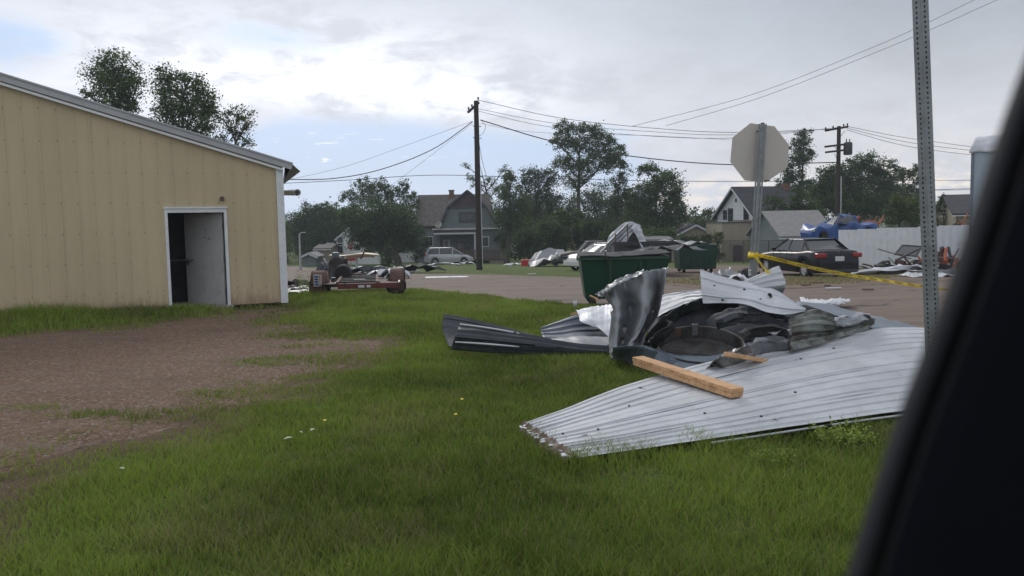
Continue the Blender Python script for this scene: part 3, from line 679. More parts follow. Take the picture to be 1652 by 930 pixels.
# rusty folded-under end, the rib ends showing as teeth
bb = B()
def endf(a, c_):
    p = crl([r_[0] for r_ in RS], c_); q_ = crl([r_[1] for r_ in RS], c_); d_ = (p-q_).normalized()
    h = .024*trib(c_*18)+.018
    t_ = a*.085*(1+.25*noise.noise(Vector((c_*40, 0, 0))))
    return p + d_*t_ + Vector((0, 0, h*(1-a*.2) - a*a*.045))
bb.grid(endf, 6, 150); mk('cut_edge', bb, M['cut'], big, world=True, smooth=True, sang=40, solid=.008)
bb = B()
for i in range(26):
    c_ = rng.random(); p = crl([r_[0] for r_ in RS], c_); q_ = crl([r_[1] for r_ in RS], c_); d_ = (p-q_).normalized()
    bb.box(p+d_*(.03+.06*rng.random())+Vector((0, 0, .015)), (.02+.03*rng.random(), .012+.012*rng.random(), .008), rz=rng.random()*3)
mk('paint_chips', bb, M['whitesheet'], big, world=True, kind='stuff')
bb = B()
pts = [crl(B_, t_)+Vector((.0, -.03, -.025)) for t_ in np.linspace(.30, 1, 26)]
bb.tube(pts, .010, 6); mk('edge_trim', bb, M['silver'], big, world=True, smooth=True)
bb = B()
for a, c_, z_ in ((1015, 656, .18), (1228, 673, .18), (1292, 580, .34), (1345, 563, .38), (908, 701, .1), (1137, 668, .17), (965, 694, .12), (1283, 634, .22)):
    g_ = Z(a, c_, z_); bb.cyl(g_, g_+Vector((0, 0, .012)), .007+.009*rng.random(), 9)
mk('screw_heads', bb, M['darksteel'], big, world=True, kind='stuff')

# long dark panel bent up off the grass on the left of the heap
piece('bent_sheet', 'long green-black ribbed panel standing on edge, leftmost of the heap', 'sheet metal',
      [pr([(742, 522, 10.856), (790, 529, 10.808), (840, 538, 10.760), (890, 549, 10.711), (940, 557, 10.615), (992, 560, 10.567)]),
       pr([(735, 540, 10.470), (786, 545, 10.470), (838, 551, 10.470), (890, 557, 10.470), (940, 564, 10.422), (992, 567, 10.374)]),
       pr([(727, 565, 10.596), (782, 569, 10.567), (836, 571, 10.518), (890, 571, 10.499), (940, 572, 10.470), (992, 575, 10.422)])],
      M['steel_green'], ribs=4, amp=.030, nu=50, nv=40, crum=.01, seed=4, mat2=M['steel_dark'])
piece('bent_sheet', 'slate blue ribbed panel behind the green-black one at the left tip of the heap', 'sheet metal',
      [pr([(716, 507, 11.580), (760, 515, 11.483), (810, 527, 11.387), (860, 541, 11.194), (905, 552, 11.001), (950, 562, 10.808)]),
       pr([(714, 530, 11.387), (765, 538, 11.290), (815, 546, 11.194), (862, 554, 11.001), (905, 560, 10.905), (950, 566, 10.760)]),
       pr([(724, 560, 10.953), (770, 565, 10.905), (820, 567, 10.905), (865, 568, 10.808), (905, 569, 10.711), (950, 570, 10.615)])],
      M['bluegrey'], ribs=3.5, amp=.022, nu=40, nv=30, crum=.01, seed=9, mat2=M['steel_dark'])
for i, (a, c_, e, f_) in enumerate([(742, 523.5, 850, 541), (734, 552, 838, 560)]):   # white tubes painting the sky glints on the ribs
    bb = B(); pts = [P(a+(e-a)*t_, c_+(f_-c_)*t_ - (6*t_*(1-t_) if i == 0 else 2*t_*(1-t_)), (10.68 if i == 0 else 10.38)) for t_ in np.linspace(0, 1, 12)]
    bb.tube(pts, [.004+.010*math.sin(math.pi*t_)**.5*1 for t_ in np.linspace(0.03, .97, 12)], 5); mk('rib_glint', bb, M['whitesheet'], world=True, smooth=True, label=['painted sky glint along the top rib of the green-black panel', 'painted sky glint along the lower rib of the green-black panel'][i], cat='painted glint')
piece('ribbed_sheet', 'blue grey ribbed sheet propped left of the torn white sheet', 'sheet metal',
      [pr([(872, 529, 12.319), (900, 519, 12.415), (935, 508, 12.510), (985, 508, 12.510)]), pr([(873, 538, 12.033), (903, 535, 12.033), (940, 530, 12.128), (990, 528, 12.128)]), pr([(877, 548, 11.555), (906, 552, 11.460), (945, 550, 11.460), (995, 550, 11.460)])],
      M['bluedark'], ribs=4, amp=.025, nu=24, nv=34, crum=.01, seed=3)
piece('ribbed_sheet', 'pale grey tongue of sheet lying on the dark panel left of the tall fold', 'sheet metal',
      [pr([(886, 547, 11.364), (920, 543, 11.364), (955, 542, 11.364), (992, 544, 11.269)]), pr([(905, 552, 10.887), (935, 553, 10.887), (960, 556, 10.887), (992, 560, 10.792)]), pr([(930, 557, 10.696), (950, 561, 10.600), (970, 565, 10.505), (992, 570, 10.409)])],
      M['dullsheet'], nu=24, nv=16, crum=.03, seed=5)
piece('torn_sheet', 'torn white sheet with a ragged lower edge left of the tall fold', 'sheet metal',
      [pr([(929, 501, 12.3), (950, 496, 12.4), (972, 492, 12.4), (1000, 490, 12.3)]), pr([(934, 510, 12.0), (953, 509, 11.9), (972, 512, 11.8), (1000, 515, 11.7)]), pr([(938, 520, 11.8), (955, 521, 11.7), (972, 530, 11.5), (1000, 545, 11.3)]), pr([(966, 529, 11.6), (972, 534, 11.5), (980, 543, 11.3), (1002, 566, 11.2)])],
      M['whitesheet'], ribs=4, amp=.02, nu=36, nv=40, crum=.035, seed=8, along='v', ragv=.05)
# tall fold standing in the middle of the heap
fold = piece('folded_sheet', 'tall dark grey sheet folded and standing upright against the green dumpster', 'sheet metal',
      [pr([(966, 475, 10.75), (984, 460, 10.5), (1005, 449, 10.7), (1035, 439, 10.45), (1060, 434, 10.65), (1081, 432, 10.5)]),
       pr([(977, 488, 10.7), (992, 482, 10.4), (1012, 475, 10.65), (1040, 470, 10.3), (1060, 468, 10.65), (1074, 470, 10.4)]),
       pr([(986, 502, 10.6), (998, 505, 10.3), (1017, 508, 10.55), (1040, 508, 10.2), (1055, 507, 10.55), (1065, 510, 10.3)]),
       pr([(986, 535, 10.45), (995, 540, 10.2), (1010, 543, 10.45), (1028, 540, 10.15), (1042, 535, 10.4), (1052, 532, 10.2)]),
       pr([(986, 562, 10.3), (993, 566, 10.1), (1003, 568, 10.3), (1016, 563, 10.05), (1030, 556, 10.2), (1044, 550, 10.05)]),
       pr([(986, 580, 10.05), (996, 585, 9.9), (1012, 590, 9.8), (1030, 592, 9.7), (1050, 594, 9.6), (1066, 596, 9.5)])],
      M['steel_dark'], nu=64, nv=54, crum=.045, cs=2.5, seed=6, rag=.01, ragv=.03, sharp=True, mat2=M['dullsheet'])
piece('crumpled_flap', 'pale crumpled flap curling over the top left of the tall dark fold', 'sheet metal',
      [pr([(964, 476, 10.62), (978, 465, 10.45), (992, 455, 10.45), (1010, 447, 10.45), (1040, 438, 10.35)]), pr([(968, 482, 10.5), (982, 473, 10.3), (996, 463, 10.3), (1013, 455, 10.35), (1042, 444, 10.25)])],
      M['dullsheet'], nu=30, nv=8, crum=.04, cs=8, seed=16, ragv=.3, sharp=True)
piece('dark_sheet', 'slate sheet curving out under the pale timber to the lawn edge', 'sheet metal',
      [zr([(988, 560, .30), (1040, 558, .32), (1100, 575, .22), (1160, 570, .24), (1230, 552, .30)]), zr([(987, 575, .10), (1035, 582, .12), (1080, 592, .12), (1140, 588, .15), (1215, 565, .22)]), zr([(990, 582, .03), (1048, 598, .02), (1090, 613, .02), (1140, 603, .05), (1200, 582, .12)])],
      M['steel_dark'], nu=20, nv=9, crum=0.035, cs=2.6, rag=.03, ragv=.04, seed=12, mat2=M['bluegrey'])
piece('dark_sheet', 'slate sheet arching behind the left rim of the round pan', 'sheet metal',
      [zr([(1048, 548, .32), (1068, 520, .52), (1100, 498, .62), (1140, 484, .72), (1190, 488, .70)]), zr([(1042, 560, .2), (1070, 535, .36), (1105, 515, .46), (1145, 502, .55), (1195, 505, .5)]), zr([(1040, 572, .1), (1075, 552, .22), (1110, 535, .3), (1150, 525, .36), (1200, 530, .3)])],
      M['steel_dark'], nu=16, nv=10, crum=0.07, cs=2.6, rag=.03, ragv=.04, seed=13, sharp=True)
piece('dark_sheet', 'slate sheet humped up between the pan and the ridged clear panel', 'sheet metal',
      [zr([(1125, 532, .34), (1150, 508, .55), (1195, 492, .68), (1240, 496, .66), (1285, 516, .50)]), zr([(1130, 545, .25), (1160, 528, .42), (1200, 515, .52), (1245, 516, .50), (1285, 528, .42)]), zr([(1165, 572, .12), (1185, 560, .22), (1215, 548, .32), (1250, 540, .38), (1290, 542, .36)])],
      M['steel_dark'], nu=18, nv=11, crum=0.055, cs=2.2, rag=.03, ragv=.04, seed=14)
piece('dark_sheet', 'low slate sheet reaching right towards the road from under the heap', 'sheet metal',
      [zr([(1285, 486, .35), (1330, 490, .32), (1370, 500, .22), (1410, 512, .12), (1450, 522, .05), (1500, 530, .03)]), zr([(1280, 505, .34), (1330, 508, .32), (1375, 514, .25), (1415, 522, .16), (1455, 529, .08), (1510, 535, .05)]), zr([(1275, 535, .30), (1330, 532, .30), (1380, 530, .27), (1420, 533, .2), (1460, 537, .14), (1520, 541, .08)])],
      M['bluegrey'], nu=18, nv=9, crum=0.05, cs=2, rag=.03, ragv=.04, seed=15)
piece('dark_sheet', 'dark crushed sheet filling the heap below the white panel', 'sheet metal',
      [zr([(1065, 505, .40), (1130, 480, .62), (1200, 478, .70), (1270, 490, .55), (1320, 500, .35)]), zr([(1050, 530, .22), (1120, 512, .40), (1200, 508, .48), (1270, 515, .38), (1330, 520, .22)]), zr([(1040, 570, .02), (1110, 570, .08), (1190, 566, .12), (1270, 556, .12), (1340, 545, .1)])],
      M['black'], nu=16, nv=10, crum=0.08, cs=3, rag=.03, ragv=.04, seed=17, sharp=True)
piece('pale_sheet', 'white ribbed sheet lying along the back of the heap left of the punctured panel', 'sheet metal',
      [zr([(1058, 480, .55), (1085, 474, .62), (1112, 470, .68), (1140, 466, .75)]), zr([(1056, 492, .50), (1084, 485, .56), (1112, 478, .64), (1140, 474, .72)]), zr([(1048, 520, .36), (1075, 503, .48), (1104, 491, .56), (1140, 484, .66)])],
      M['silver'], nu=36, nv=34, ribs=4, amp=.022, crum=.02, seed=18)
piece('punctured_sheet', 'smooth white panel with rusty puncture holes on top of the heap', 'sheet metal',
      [pr([(1129, 437, 9.9), (1165, 446, 9.85), (1203, 456, 9.8), (1246, 466, 9.7), (1275, 484, 9.6), (1300, 500, 9.5)]),
       pr([(1131, 462, 9.75), (1166, 471, 9.7), (1203, 477, 9.62), (1243, 485, 9.5), (1272, 493, 9.45), (1299, 501, 9.45)]),
       pr([(1134, 490, 9.7), (1168, 490, 9.65), (1200, 493, 9.5), (1240, 506, 9.4), (1270, 509, 9.38), (1299, 503, 9.42)])],
      M['whitesheet'], nu=54, nv=36, crum=.035, cs=2.2, seed=19, ribs=2, amp=.018, ragv=.012)
bb = B()
for a, c_, r_ in ((1241, 475.5, .020), (1243, 478, .014), (1165, 484, .012), (1200, 467, .012), (1226, 483, .013), (1240, 487, .011), (1152, 461, .009)):
    g_ = P(a, c_, 9.54 if a > 1190 else 9.64); bb.cyl(g_+Vector((0, -.03, 0)), g_, r_, 9)
mk('puncture_holes', bb, M['black'], world=True, kind='stuff', label='rusty puncture marks in the smooth white panel', cat='holes')
piece('curled_sheet', 'curled silver ribbed sheet right of the stop sign post', 'sheet metal',
      [pr([(1188, 460, 10.0), (1212, 449, 10.05), (1236, 437, 10.1), (1257, 429.5, 10.1)]), pr([(1196, 464, 9.9), (1218, 456, 9.85), (1243, 448, 9.85), (1263, 444, 9.85)]), pr([(1204, 468, 9.75), (1226, 465, 9.7), (1248, 462, 9.7), (1268, 461, 9.7)]), pr([(1212, 471, 9.85), (1232, 472, 9.85), (1250, 474, 9.85), (1262, 476, 9.9)])],
      M['silver'], nu=26, nv=44, ribs=5, amp=.030, crum=.015, seed=20)
# clear ridged panel and its torn end
piece('ridged_sheet', 'grimy translucent ridged panel above the big silver roof sheet', 'sheet metal',
      [zr([(1272, 519, .56), (1312, 502, .66), (1350, 512, .58), (1382, 519, .50), (1407, 517, .50)]), zr([(1273, 532, .50), (1315, 522, .56), (1352, 525, .50), (1382, 528, .45), (1406, 523, .46)]), zr([(1273, 549, .42), (1318, 541, .44), (1355, 536, .42), (1384, 534, .42), (1404, 528, .43)]), zr([(1274, 568, .33), (1320, 557, .36), (1356, 546, .38), (1384, 538, .40), (1402, 532, .42)])],
      M['translucent'], nu=30, nv=80, ribs=6, amp=.045, crum=.018, cs=2.5, seed=21, rag=.02, sharp=True)
for i, (L1, L2, lb, mm_) in enumerate([
    ([(1200, 563, .36), (1225, 547, .45), (1250, 540, .50), (1276, 536, .52)], [(1210, 570, .30), (1232, 560, .36), (1255, 554, .38), (1278, 550, .4)], 'shiny crumpled strip of sheet between the pan and the clear panel', 'silver'),
    ([(1170, 582, .30), (1200, 566, .40), (1225, 556, .44), (1268, 552, .40)], [(1185, 588, .22), (1212, 578, .3), (1238, 572, .3), (1278, 566, .3)], 'dull crumpled strip of sheet beside the orange timber stub', 'dullsheet'),
    ([(1140, 600, .20), (1158, 584, .32), (1178, 572, .36), (1196, 566, .36)], [(1150, 606, .14), (1168, 594, .24), (1188, 586, .26), (1206, 580, .28)], 'pale torn scrap at the upper edge of the big roof sheet', 'translucent'),
    ([(1345, 520, .60), (1370, 514, .62), (1392, 508, .60), (1408, 516, .5)], [(1352, 530, .5), (1374, 526, .52), (1394, 520, .5), (1406, 524, .44)], 'small crushed shiny end at the right of the clear panel', 'silver')]):
    piece('crumpled_strip', lb, 'sheet metal', [zr(L1), [(a+c_)/2+Vector((0, 0, .05)) for a, c_ in zip(zr(L1), zr(L2))], zr(L2)], M[mm_], nu=14, nv=6, crum=.05, cs=5, seed=30+i, sharp=True, ragv=.1)
piece('torn_sheet', 'ragged white scrap lying behind the heap at the edge of the road', 'sheet metal',
      [zr([(1290, 482, .10), (1320, 486, .10), (1350, 484, .10), (1372, 486, .08)]), zr([(1292, 488, .12), (1322, 491, .16), (1348, 489, .14), (1370, 489, .1)]), zr([(1294, 494, .1), (1322, 496, .1), (1346, 494, .1), (1366, 491, .08)])], M['whitesheet'], nu=36, nv=10, crum=.06, cs=4, seed=40, ragv=.2, sharp=True)
piece('torn_sheet', 'small crumpled white scrap behind the left end of the punctured panel', 'sheet metal',
      [zr([(1120, 502, .5), (1150, 492, .55), (1180, 494, .55)]), zr([(1118, 508, .48), (1150, 503, .52), (1182, 503, .5)])], M['whitesheet'], nu=20, nv=10, crum=.06, cs=6, seed=41, sharp=True)
for i, (L1, L2, lb, mm_) in enumerate([
    ([(1046, 556, .40), (1062, 536, .52), (1080, 518, .60)], [(1056, 566, .24), (1072, 552, .36), (1092, 530, .46)], 'narrow dark strip leaning between the tall fold and the pan', 'black'),
    ([(1150, 520, .62), (1185, 506, .70), (1225, 508, .70), (1262, 520, .6)], [(1160, 534, .52), (1192, 524, .58), (1228, 524, .58), (1264, 532, .5)], 'dark creased strip hanging below the punctured white panel', 'steel_dark'),
    ([(1190, 540, .52), (1215, 530, .58), (1245, 528, .58), (1270, 534, .54)], [(1200, 556, .42), (1222, 546, .47), (1250, 542, .48), (1272, 548, .45)], 'black creased strip at the right rim of the pan', 'black'),
    ([(1075, 515, .62), (1100, 497, .72), (1128, 488, .76)], [(1082, 524, .52), (1106, 508, .60), (1132, 500, .64)], 'long dark bent strip behind the pan below the pale ribbed sheet', 'steel_green')]):
    piece('crumpled_strip', lb, 'sheet metal', [zr(L1), [(a+c_)/2+Vector((0, -.03, .04)) for a, c_ in zip(zr(L1), zr(L2))], zr(L2)], M[mm_], nu=12, nv=5, crum=.05, cs=4, seed=90+i, sharp=True, ragv=.12)
# round pan (end cap of a tank)
pc = Z(1129, 556, .30)
pan = thing('tank_end', 'round shallow blackened steel pan tilted in the middle of the heap', 'steel pan', pc)
Rx = Matrix.Rotation(R(16), 3, 'X')@Matrix.Rotation(R(-2), 3, 'Y')
r_ = .495
bb = B(); bb.lathe((0, 0, 0), [(.001, -.185), (r_*.5, -.18), (r_*.9, -.17), (r_*.975, -.14), (r_*.985, .0), (r_, .015), (r_+.022, .018), (r_+.022, 0), (r_+.004, -.01), (r_+.0, -.17), (r_*.95, -.20), (r_*.5, -.21), (.001, -.215)], 64)
for i, p in enumerate(bb.v): p += Vector((p.x, p.y, 0))*.015*noise.noise(Vector((math.atan2(p.y, p.x)*3, 0, 0)))
bb.v = [Rx @ p for p in bb.v]
mk('pan_body', bb, M['pan'], pan, smooth=True, sang=40)
bb = B(); a1 = [Rx @ Vector((-.38, .12, -.125)), Rx @ Vector((.40, -.16, -.125))]; bb.tube([a1[0], (a1[0]+a1[1])/2+Vector((0, 0, .004)), a1[1]], .007, 6); mk('weld_seam', bb, M['darksteel'], pan)
bb = B(); bb.bar(Rx @ Vector((.05, r_*.98, -.10)), Rx @ Vector((.05, r_*.98, .05)), .07, .02); mk('lug', bb, M['dullsheet'], pan, bevel=.004)
# timbers
def timber(p, q_, w, h, label, nm='timber_beam'):
    d_ = (q_-p).normalized(); sd_ = d_.cross(Vector((0, 0, 1))).normalized(); u_ = sd_.cross(d_)
    t = thing(nm, label, 'timber', p-u_*h/2, 0)
    for i, o_ in enumerate((-1, 1)):
        bb = B(); bb.bar(p+u_*(o_*h/4)-d_*.012*i, q_+u_*(o_*h/4)+d_*.008*i, w, h/2-.002, up=u_); mk('plank', bb, M['timber'], t, world=True, bevel=.004)
    return t
t = timber(Z(1030, 582, .30), Z(1189, 634, .235), .14, .088, 'pale sawn timber beam lying across the big silver roof sheet')
bb = B()
for k_, ps in enumerate((.13, .38, .40, .62)):
    a = Z(1030, 582, .346).lerp(Z(1189, 634, .281), ps); bb.box(a+Vector((0, 0, .0)), (.02, .012, .004), rz=.6)
mk('nail_heads', bb, M['rust'], t, world=True, kind='stuff')
bb = B(); bb.bar(Z(1174, 572, .42), Z(1236, 583, .26), .10, .045); mk('timber_stub', bb, M['timber'], world=True, bevel=.005, label='short splintered orange timber stub poking out beside the pan', cat='timber')
bb = B(); bb.bar(Z(921, 508, .06), Z(931, 505, .10), .05, .045); mk('wood_scrap', bb, M['timber'], world=True, bevel=.004, label='small orange wood scrap at the far left of the torn white sheet', cat='wood scrap')
g_ = G(928, 506); bb = B(); bb.lathe(g_+Vector((0, 0, .12)), [(.001, 0), (.035, 0), (.042, .12), (.038, .12), (.03, .01)], 12); mk('plastic_cup', bb, M['lamp'], world=True, smooth=True, label='small pale cup beside the orange wood scrap', cat='cup')
bb = B(); bb.tube([P(952, 477.5, 10.9), P(958, 480, 10.85), P(965, 484, 10.8)], .012, 6); mk('splinter', bb, M['timber'], world=True, label='pale splinter sticking out left of the tall dark fold', cat='splinter')
# small things in the lawn
def leaf(px, py, s, rz):
    g_ = G(px, py)+Vector((0, 0, .06)); bb = B(); n_ = 7
    vs = [(math.cos(rz)*(t_-.5)*s, math.sin(rz)*(t_-.5)*s, .01*math.sin(t_*3)) for t_ in np.linspace(0, 1, n_)]
    w = [.0, .18, .26, .27, .22, .12, 0]; pts = []
    for (a, c_, e), ww in zip(vs, w):
        for sg in (-1, 1): pts.append(g_+Vector((a-math.sin(rz)*ww*s*sg, c_+math.cos(rz)*ww*s*sg, e+.006*abs(ww)*10*s)))
    bb.add(pts, [(i*2, i*2+2, i*2+3, i*2+1) for i in range(n_-1)]); return bb
for px_, py_, s_, rz_, lb in ((466, 721, .085, .5, 'pale grey fallen leaf on the lawn, leftmost of the little row'), (505, 706, .07, 1.2, 'pale fallen leaf on the lawn nearest the yellow flower'), (486, 711, .045, 2.4, 'tiny pale leaf between the two bigger fallen leaves'), (197, 770, .06, 2.6, 'dull leaf lying near the ragged edge of the gravel')):
    mk('fallen_leaf', leaf(px_, py_, s_, rz_), M['leafpale'], world=True, label=lb, cat='leaf', group='fallen leaves on the lawn')
for px_, py_, lb in ((524, 697, 'yellow dandelion head beside the fallen leaves'), (735, 686, 'lone yellow dandelion in the open lawn'), (745, 660, 'faint yellow dandelion farther up the lawn')):
    g_ = G(px_, py_); fl_ = thing('dandelion', lb, 'flower', g_, group='dandelions in the lawn')
    bb = B(); bb.tube([(0, 0, 0), (.004, 0, .09)], .0025, 5); mk('stem', bb, M['leafpale'], fl_)
    bb = B(); bb.lathe((.004, 0, .09), [(.001, .012), (.014, .010), (.016, .003), (.001, 0)], 10); mk('flower_head', bb, M['yflower'], fl_)
# leafy weeds in the lawn on the right and by the trailer
def weed(px, py, R_, H_, n_, name, lbl, d=None):
    g_ = G(px, py); rg = np.random.default_rng(int(px)); bb = B(); tn = []
    for i in range(n_):
        a, rr = rg.random()*6.28, R_*math.sqrt(rg.random()); top = Vector((math.cos(a)*rr, math.sin(a)*rr, H_*(.4+.6*rg.random())))
        for k_ in range(7):
            p = top*(.35+.65*k_/6)+Vector(rg.normal(0, .012, 3)); s_ = .016*(R_/.3)*(1+.5*rg.random()); q_ = Vector(rg.normal(0, 1, 3)).normalized(); w_ = q_.cross(Vector((0, 0, 1))).normalized()
            bb.add([p, p+q_*s_+w_*s_*.5, p+q_*2*s_, p+q_*s_-w_*s_*.5], [(0, 1, 2, 3)]); tn += [rg.random()]*4
    o = mk(name, bb, M['grass'], world=False, label=lbl, cat='weed'); o.location = g_
    o['kind'] = 'stuff'; a = o.data.attributes.new('tone', 'FLOAT', 'POINT'); a.data.foreach_set('value', [.55+.45*t_ for t_ in tn]); return o
weed(1358, 716, .28, .13, 130, 'leafy_weed', 'bright leafy weed patch in the grass below the right part of the roof sheet')
weed(1243, 748, .20, .09, 70, 'leafy_weed', 'small leafy weed patch left of the bigger one in front of the roof sheet')
weed(492, 476, .35, .75, 90, 'tall_weed', 'tall leafy weed growing beside the left wheel of the rusty trailer')

# ================================================================== SIGN POSTS AND TAPE
def perforated(p, q_, w, rz, hole=.0056):
    """square steel tube with a row of holes in each face"""
    ax = (q_-p); L = ax.length; ax.normalize(); bb = B()
    x_ = Vector((math.cos(rz), math.sin(rz), 0)); x_ = (x_-ax*x_.dot(ax)).normalized(); y_ = ax.cross(x_)
    n_ = int(L/.0254)
    for f_ in range(4):
        a = [x_, y_, -x_, -y_][f_]; t_ = ax.cross(a); c0 = p + a*w/2
        for i in range(n_):
            c_ = c0+ax*(i+.5)*.0254; h = .0127
            o_ = [c_+t_*w/2*sx_+ax*h*sy_ for sx_, sy_ in ((-1, -1), (0, -1), (1, -1), (1, 0), (1, 1), (0, 1), (-1, 1), (-1, 0))]
            i_ = [c_+t_*hole*math.cos(g)+ax*hole*math.sin(g) for g in [R(225+45*j) for j in range(8)]]
            bb.add(o_+i_, [(j, (j+1) % 8, 8+(j+1) % 8, 8+j) for j in range(8)])
    return bb
gp = P(1516, 890, 4.25); gp.z = 0; tp = P(1483, -40, 4.2)
np_ = thing('sign_post', 'tall perforated square steel post rising out of the picture at right', 'sign post', gp)
mk('post_tube', perforated(gp, tp, .052, R(18), .0065), M['galvpost'], np_, world=True, solid=.002)
bb = B(); bb.bar(gp, tp, .030, .030); mk('hole_shade_bar', bb, M['black'], np_, world=True)  # black bar added inside the tube so its holes read dark
bb = B(); bb.tube([P(1222, 200, 10.47), P(1222, 200, 10.47)+Vector((0, 0, .01))], .01, 4)
g2 = P(1206.5, 571, 10.45); g2.z = 0
sp = thing('stop_sign', 'back of a leaning octagonal stop sign on a perforated post behind the heap', 'road sign', g2)
mk('post_tube', perforated(g2, P(1230.5, 198, 10.4), .072, R(28), .0105), M['galvpost'], sp, world=True, solid=.002)
bb = B(); bb.bar(g2, P(1230.5, 198.5, 10.4), .045, .045); mk('hole_shade_bar', bb, M['black'], sp, world=True)  # added black bar, puts shade behind the post holes
oct_ = [(1210.4, 199), (1249.5, 204.1), (1273, 234.2), (1270.6, 270.4), (1236, 294.5), (1201.3, 291.4), (1178.1, 261.3), (1181.7, 222.2)]
ctr = (sum(a for a, _ in oct_)/8, sum(c_ for _, c_ in oct_)/8)
oct_ = [(ctr[0]+(a-ctr[0])*1.0, ctr[1]+(c_-ctr[1])*1.0) for a, c_ in oct_]
bb = B(); bb.prism([P(a, c_, 10.50) for a, c_ in oct_], .004, (0, 1, 0)); mk('sign_plate', bb, M['signback'], sp, world=True)
bb = B(); bb.prism([P(a, c_, 10.505) for a, c_ in oct_], .002, (0, 1, 0)); mk('sign_face', bb, M['sign_red'], sp, world=True)
for a, c_ in ((1224, 212.5), (1238, 292)):
    bb = B(); g_ = P(a, c_, 10.44); bb.box(g_, (.05, .06, .014)); mk('bolt', bb, M['darksteel'], sp, world=True, bevel=.003)
bb = B(); g_ = P(1209.5, 440, 10.40); bb.box(g_, (.035, .004, .075), rz=R(-17)); tg_ = mk('post_sticker', bb, M['white'], sp, world=True)

def textmesh(s_, size, font_w=1.0):
    cu = bpy.data.curves.new('t', 'FONT'); cu.body = s_; cu.size = size; cu.align_x = 'CENTER'; cu.align_y = 'CENTER'; cu.resolution_u = 2; cu.offset = .0
    o = bpy.data.objects.new('t', cu); COL.objects.link(o); dg = bpy.context.evaluated_depsgraph_get(); me = o.evaluated_get(dg).to_mesh()
    vs = [Vector(v_.co) for v_ in me.vertices]; fs = [tuple(p.vertices) for p in me.polygons]
    o.evaluated_get(dg).to_mesh_clear(); bpy.data.objects.remove(o); bpy.data.curves.remove(cu); return vs, fs
WORD = textmesh('CAUTION', .062)
ZERO = textmesh('0', .055)
bb = B(); bb.add([g_+Vector((v_.x*math.cos(R(-17)), -.004+v_.x*math.sin(R(-17)), v_.y)) for v_ in ZERO[0]], ZERO[1]); mk('sticker_print', bb, M['ink'], tg_, world=True)
def tape(name, label, pts, width, twist, sp_=.62, w2=None):
    """barrier tape: strip along a sagging line, twisting about it, with its printed word"""
    pts = [Vector(p) for p in pts]
    cum = [0]
    fine = [crl(pts, t_) for t_ in np.linspace(0, 1, 260)]
    for a, c_ in zip(fine[:-1], fine[1:]): cum.append(cum[-1]+(c_-a).length)
    L = cum[-1]
    def fr_(s_):
        i = min(max(int(np.searchsorted(cum, s_))-1, 0), len(fine)-2); f = (s_-cum[i])/(cum[i+1]-cum[i]+1e-9)
        p = fine[i].lerp(fine[i+1], f); d_ = (fine[i+1]-fine[i]).normalized()
        sd_ = d_.cross(Vector((0, 0, 1))).normalized(); u_ = sd_.cross(d_); tw = twist(s_/L)
        return p, u_*math.cos(tw)+sd_*math.sin(tw), (sd_*math.cos(tw)-u_*math.sin(tw))
    wd = lambda s_: width*(1 if w2 is None else (1+(w2-1)*s_/L))
    t = thing(name, label, 'tape', pts[0])
    bb = B(); n_ = int(L/.05)
    def fn(a, c_): p, u_, n__ = fr_(a*L); return p+u_*(c_-.5)*wd(a*L)+n__*.004*math.sin(a*90+c_*3)
    bb.grid(fn, n_, 4); mk('strip', bb, M['yellow'], t, world=True, smooth=True)
    s_ = .32
    while s_ < L-.3:
        bb = B(); vs = []
        for v_ in WORD[0]:
            p, u_, n__ = fr_(s_+v_.x*1.25); q_ = p+u_*v_.y*wd(s_)/.078
            vs += [q_-n__*.0105, q_+n__*.0105]
        fs = [tuple(i*2 for i in f) for f in WORD[1]]+[tuple(i*2+1 for i in f) for f in WORD[1]]
        bb.add(vs, fs); mk('lettering', bb, M['ink'], t, world=True); s_ += sp_
    return t
tape('caution_tape', 'yellow caution tape stretched from the stop sign post across the road to the right',
     pr([(1217, 411.5, 10.33), (1238, 415, 10.2), (1270, 423, 10.3), (1320, 434.5, 11.0), (1370, 444, 12.0), (1420, 452, 13.2), (1470, 460, 14.3), (1516, 466, 15.4), (1575, 473, 17)]), .050, lambda t_: .25+.30*math.sin(t_*7+1)+max(0, t_-.45)*1.3)
tape('caution_tape', 'short end of yellow caution tape hanging down right from the stop sign post',
     pr([(1218, 413, 10.3), (1224, 421, 10.2), (1231, 431, 10.1), (1237, 439, 10.0), (1246, 447, 9.95)]), .075, lambda t_: .15+.3*math.sin(t_*3), .6)
bb = B()
for i in range(5): bb.grid(lambda a, c_: P(1214.8, 412+i*.8-1.5, 10.435)+Vector((math.cos(a*6.28+.4)*(0.054+.003*i), math.sin(a*6.28+.4)*(0.054+.003*i), (c_-.5)*.055+.01*math.sin(a*6.28+i))), 14, 1)
mk('tape_wrap', bb, M['yellow'], world=True, solid=.002, smooth=True, label='yellow tape wound round the stop sign post', cat='tape')
